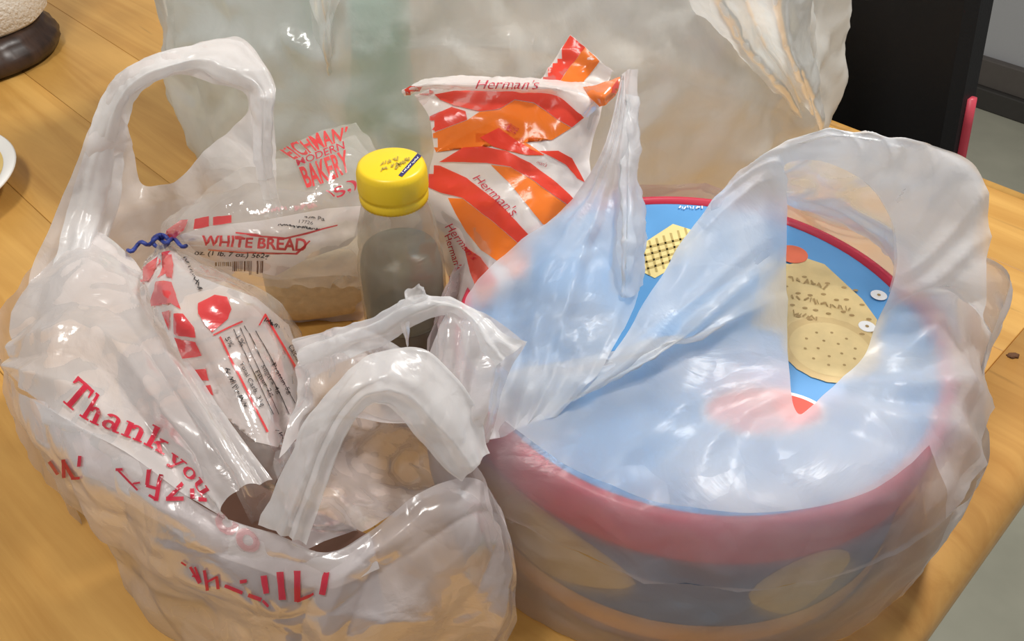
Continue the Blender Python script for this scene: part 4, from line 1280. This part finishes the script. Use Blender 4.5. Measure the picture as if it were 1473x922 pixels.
printed('red_stripe', poly2d([z3([(925, 40), (1000, 100), (900, 230), (870, 278), (715, 272), (790, 200), (830, 150), (880, 110)])]), bF, 'stripe_red', oF, 0.0006)
printed('orange_stripe', poly2d([z3([(1000, 100), (1072, 172), (985, 285), (872, 276), (905, 225)])]), bF, 'stripe_orange', oF, 0.0005)
printed('red_stripe', poly2d([z3([(60, 330), (110, 300), (170, 300), (230, 330), (200, 345), (130, 340), (70, 358)])]), bvh_of(join([SE, SW])), 'stripe_red', oE, 0.0006)
rows = [[(838, 124, .192), (860, 122, .194), (892, 110, .194)], [(848, 140, .190), (868, 136, .193), (892, 118, .193)], [(862, 154, .186), (874, 150, .188), (890, 130, .190)]]
SC = sheet(rows, 16, 22, 0.0006, 50, 109)
oCr = to_parent(obj('wrapper_corner', mesh_of('wrapper_corner', SC), 'stripe_orange'), swp)
printed('red_stripe', poly2d([[(880, 126), (893, 109), (894, 120), (888, 136), (878, 146)]]), bvh_of(SC), 'stripe_red', oCr, 0.0006)
printed('lettering', text_quad("Herman's", (684, 117), (776, 118), (776, 127), (684, 126), shear=0.35, bold=0.0), bE, 'red_ink_deep', oE, 0.0009, 5)
printed('lettering', text_quad("Herman's", *z4([(392, 412), (505, 512), (486, 534), (378, 428)]), shear=0.3, bold=0.0), bW, 'red_ink_deep', oW, 0.0012, 5)
printed('lettering', text_quad("Herman's", *z4([(322, 540), (396, 640), (382, 652), (304, 556)]), shear=0.3, bold=0.0), bW, 'red_ink_deep', oW, 0.0012, 5)
printed('lettering', text_quad("Herman's", *z4([(318, 566), (354, 670), (336, 680), (304, 580)]), shear=0.3, bold=0.01), bW, 'red_ink_deep', oW, 0.0012, 5)
printed('lettering', text_quad("Herman's", *z3([(560, 500), (590, 474), (664, 520), (640, 552)]), shear=0.3), bW, 'red_ink_deep', oW, 0.0012, 5)
printed('lettering', text_quad("man's", *z3([(756, 676), (808, 690), (800, 712), (750, 690)]), shear=0.3), bW, 'red_ink_deep', oW, 0.0012, 5)

# ================================================================== CLEAR BAG AT THE BACK
cb = thing('plastic_bag', 'large clear carrier bag standing behind the striped wrapper and the tin', 'bag', (0.0, 0.70, T))
def bag_ring(h, f, n=26):
    out = []
    fp = [(-0.290, 0.745), (-0.268, 0.66), (-0.20, 0.600), (-0.10, 0.575), (0.0, 0.568), (0.10, 0.575), (0.20, 0.610), (0.262, 0.68), (0.284, 0.752),
          (0.24, 0.80), (0.14, 0.86), (0.02, 0.92), (-0.10, 0.93), (-0.20, 0.88), (-0.26, 0.81)]
    cx_, cy_ = 0.0, 0.745
    for x, y in fp:
        out.append(Vector((cx_ + (x - cx_) * f[0], cy_ + (y - cy_) * f[1], T + 0.001 + h)))
    return out
rows = [bag_ring(0.0, (0.95, 0.90)), bag_ring(0.03, (1.0, 1.0)), bag_ring(0.09, (0.99, 0.98)), bag_ring(0.15, (0.97, 0.90)), bag_ring(0.21, (0.93, 0.74)), bag_ring(0.26, (0.84, 0.5)), bag_ring(0.30, (0.70, 0.28)), bag_ring(0.33, (0.60, 0.12))]
CB = floor_clip(sheet(rows, 90, 340, 0.0055, 13, 111, closed=True, folds=[(1, 13.0, 0.014, 0.6)]))
to_parent(obj('bag_body', mesh_of('bag_body', CB), 'bag_clear'), cb)
for sx in (-1, 1):
    pts = [((sx * 0.16 - 0.05, 0.745, .325), (sx * 0.16 - 0.02, 0.745, .32)), ((sx * 0.16 - 0.045, 0.745, .38), (sx * 0.16 - 0.018, 0.745, .37)), ((sx * 0.16, 0.745, .42), (sx * 0.16, 0.745, .395)),
           ((sx * 0.16 + 0.045, 0.745, .38), (sx * 0.16 + 0.018, 0.745, .37)), ((sx * 0.16 + 0.05, 0.745, .325), (sx * 0.16 + 0.02, 0.745, .32))]
    rows = [[Vector((q[0][0], q[0][1], T + q[0][2])) for q in pts], [Vector((q[1][0], q[1][1], T + q[1][2])) for q in pts]]
    to_parent(obj('handle', mesh_of('handle', sheet(rows, 8, 60, 0.002, 40, 113)), 'bag_clear'), cb)
# what is in it
cpos = P(380, 190, 0.0)
bm = box_bm(0.112, 0.085, 0.19, (0, 0, 0.095), 0.004)
bx_ = thing('carton', 'pale white carton standing inside the large clear bag', 'carton', (-0.212, 0.715, T + 0.0015), math.radians(8))
obj('carton_body', bm, 'carton', bx_, smooth=False)
bm = bmesh.new()
vs_ = [bm.verts.new(c) for c in ((-.05, -.04, .19), (.05, -.04, .19), (.05, .04, .19), (-.05, .04, .19), (-.05, 0, .225), (.05, 0, .225))]
for f in ((0, 1, 5, 4), (2, 3, 4, 5), (0, 4, 3), (1, 2, 5)): bm.faces.new([vs_[i] for i in f])
obj('gable_top', bm, 'carton', bx_, smooth=False)
gb = thing('soda_bottle', 'green plastic soda bottle inside the large clear bag', 'bottle', (-0.112, 0.665, T + 0.0015))
def petal(r, z, a): return r * (1 + (0.05 * math.cos(5 * a) * max(0, 1 - z / 0.02)))
obj('bottle_body', lathe_bm([(0.028, 0.0), (0.034, 0.006), (0.036, 0.02), (0.035, 0.06), (0.033, 0.10), (0.036, 0.15), (0.035, 0.19), (0.030, 0.225), (0.020, 0.255), (0.013, 0.272), (0.013, 0.285)], 48, True, True, petal), 'green', gb)
obj('cap', lathe_bm([(0.0145, 0.272), (0.015, 0.274), (0.015, 0.288), (0.013, 0.290)], 40), 'white_print', gb)
# loose folds of film on its front: over the right shoulder and down the middle
rows = [[(965, -40, .196), (1010, -42, .206), (1060, -40, .198), (1110, -38, .205), (1168, -36, .188)],
        [(1030, 60, .140), (1062, 56, .150), (1096, 56, .142), (1132, 58, .147), (1170, 62, .128)],
        [(1100, 130, .096), (1120, 127, .103), (1142, 127, .097), (1162, 128, .099), (1180, 132, .086)],
        [(1160, 195, .040), (1168, 194, .044), (1175, 194, .041), (1182, 194, .041), (1190, 195, .034)]]
to_parent(obj('loose_fold', mesh_of('loose_fold', sheet(rows, 70, 60, 0.0016, 22, 117, folds=[(1, 2.6, 0.0028, 0.2)])), 'bag_clear'), cb)
rows = [[(440, -40, .190), (462, -42, .200), (480, -40, .196), (505, -38, .186)],
        [(452, 60, .142), (468, 56, .152), (486, 56, .148), (506, 60, .138)],
        [(468, 130, .106), (478, 127, .112), (490, 127, .110), (502, 130, .102)],
        [(478, 215, .052), (484, 214, .056), (490, 214, .055), (498, 215, .05)]]
to_parent(obj('loose_fold', mesh_of('loose_fold', sheet(rows, 60, 34, 0.0014, 24, 119, folds=[(1, 1.6, 0.003, 0.2)])), 'bag_clear'), cb)
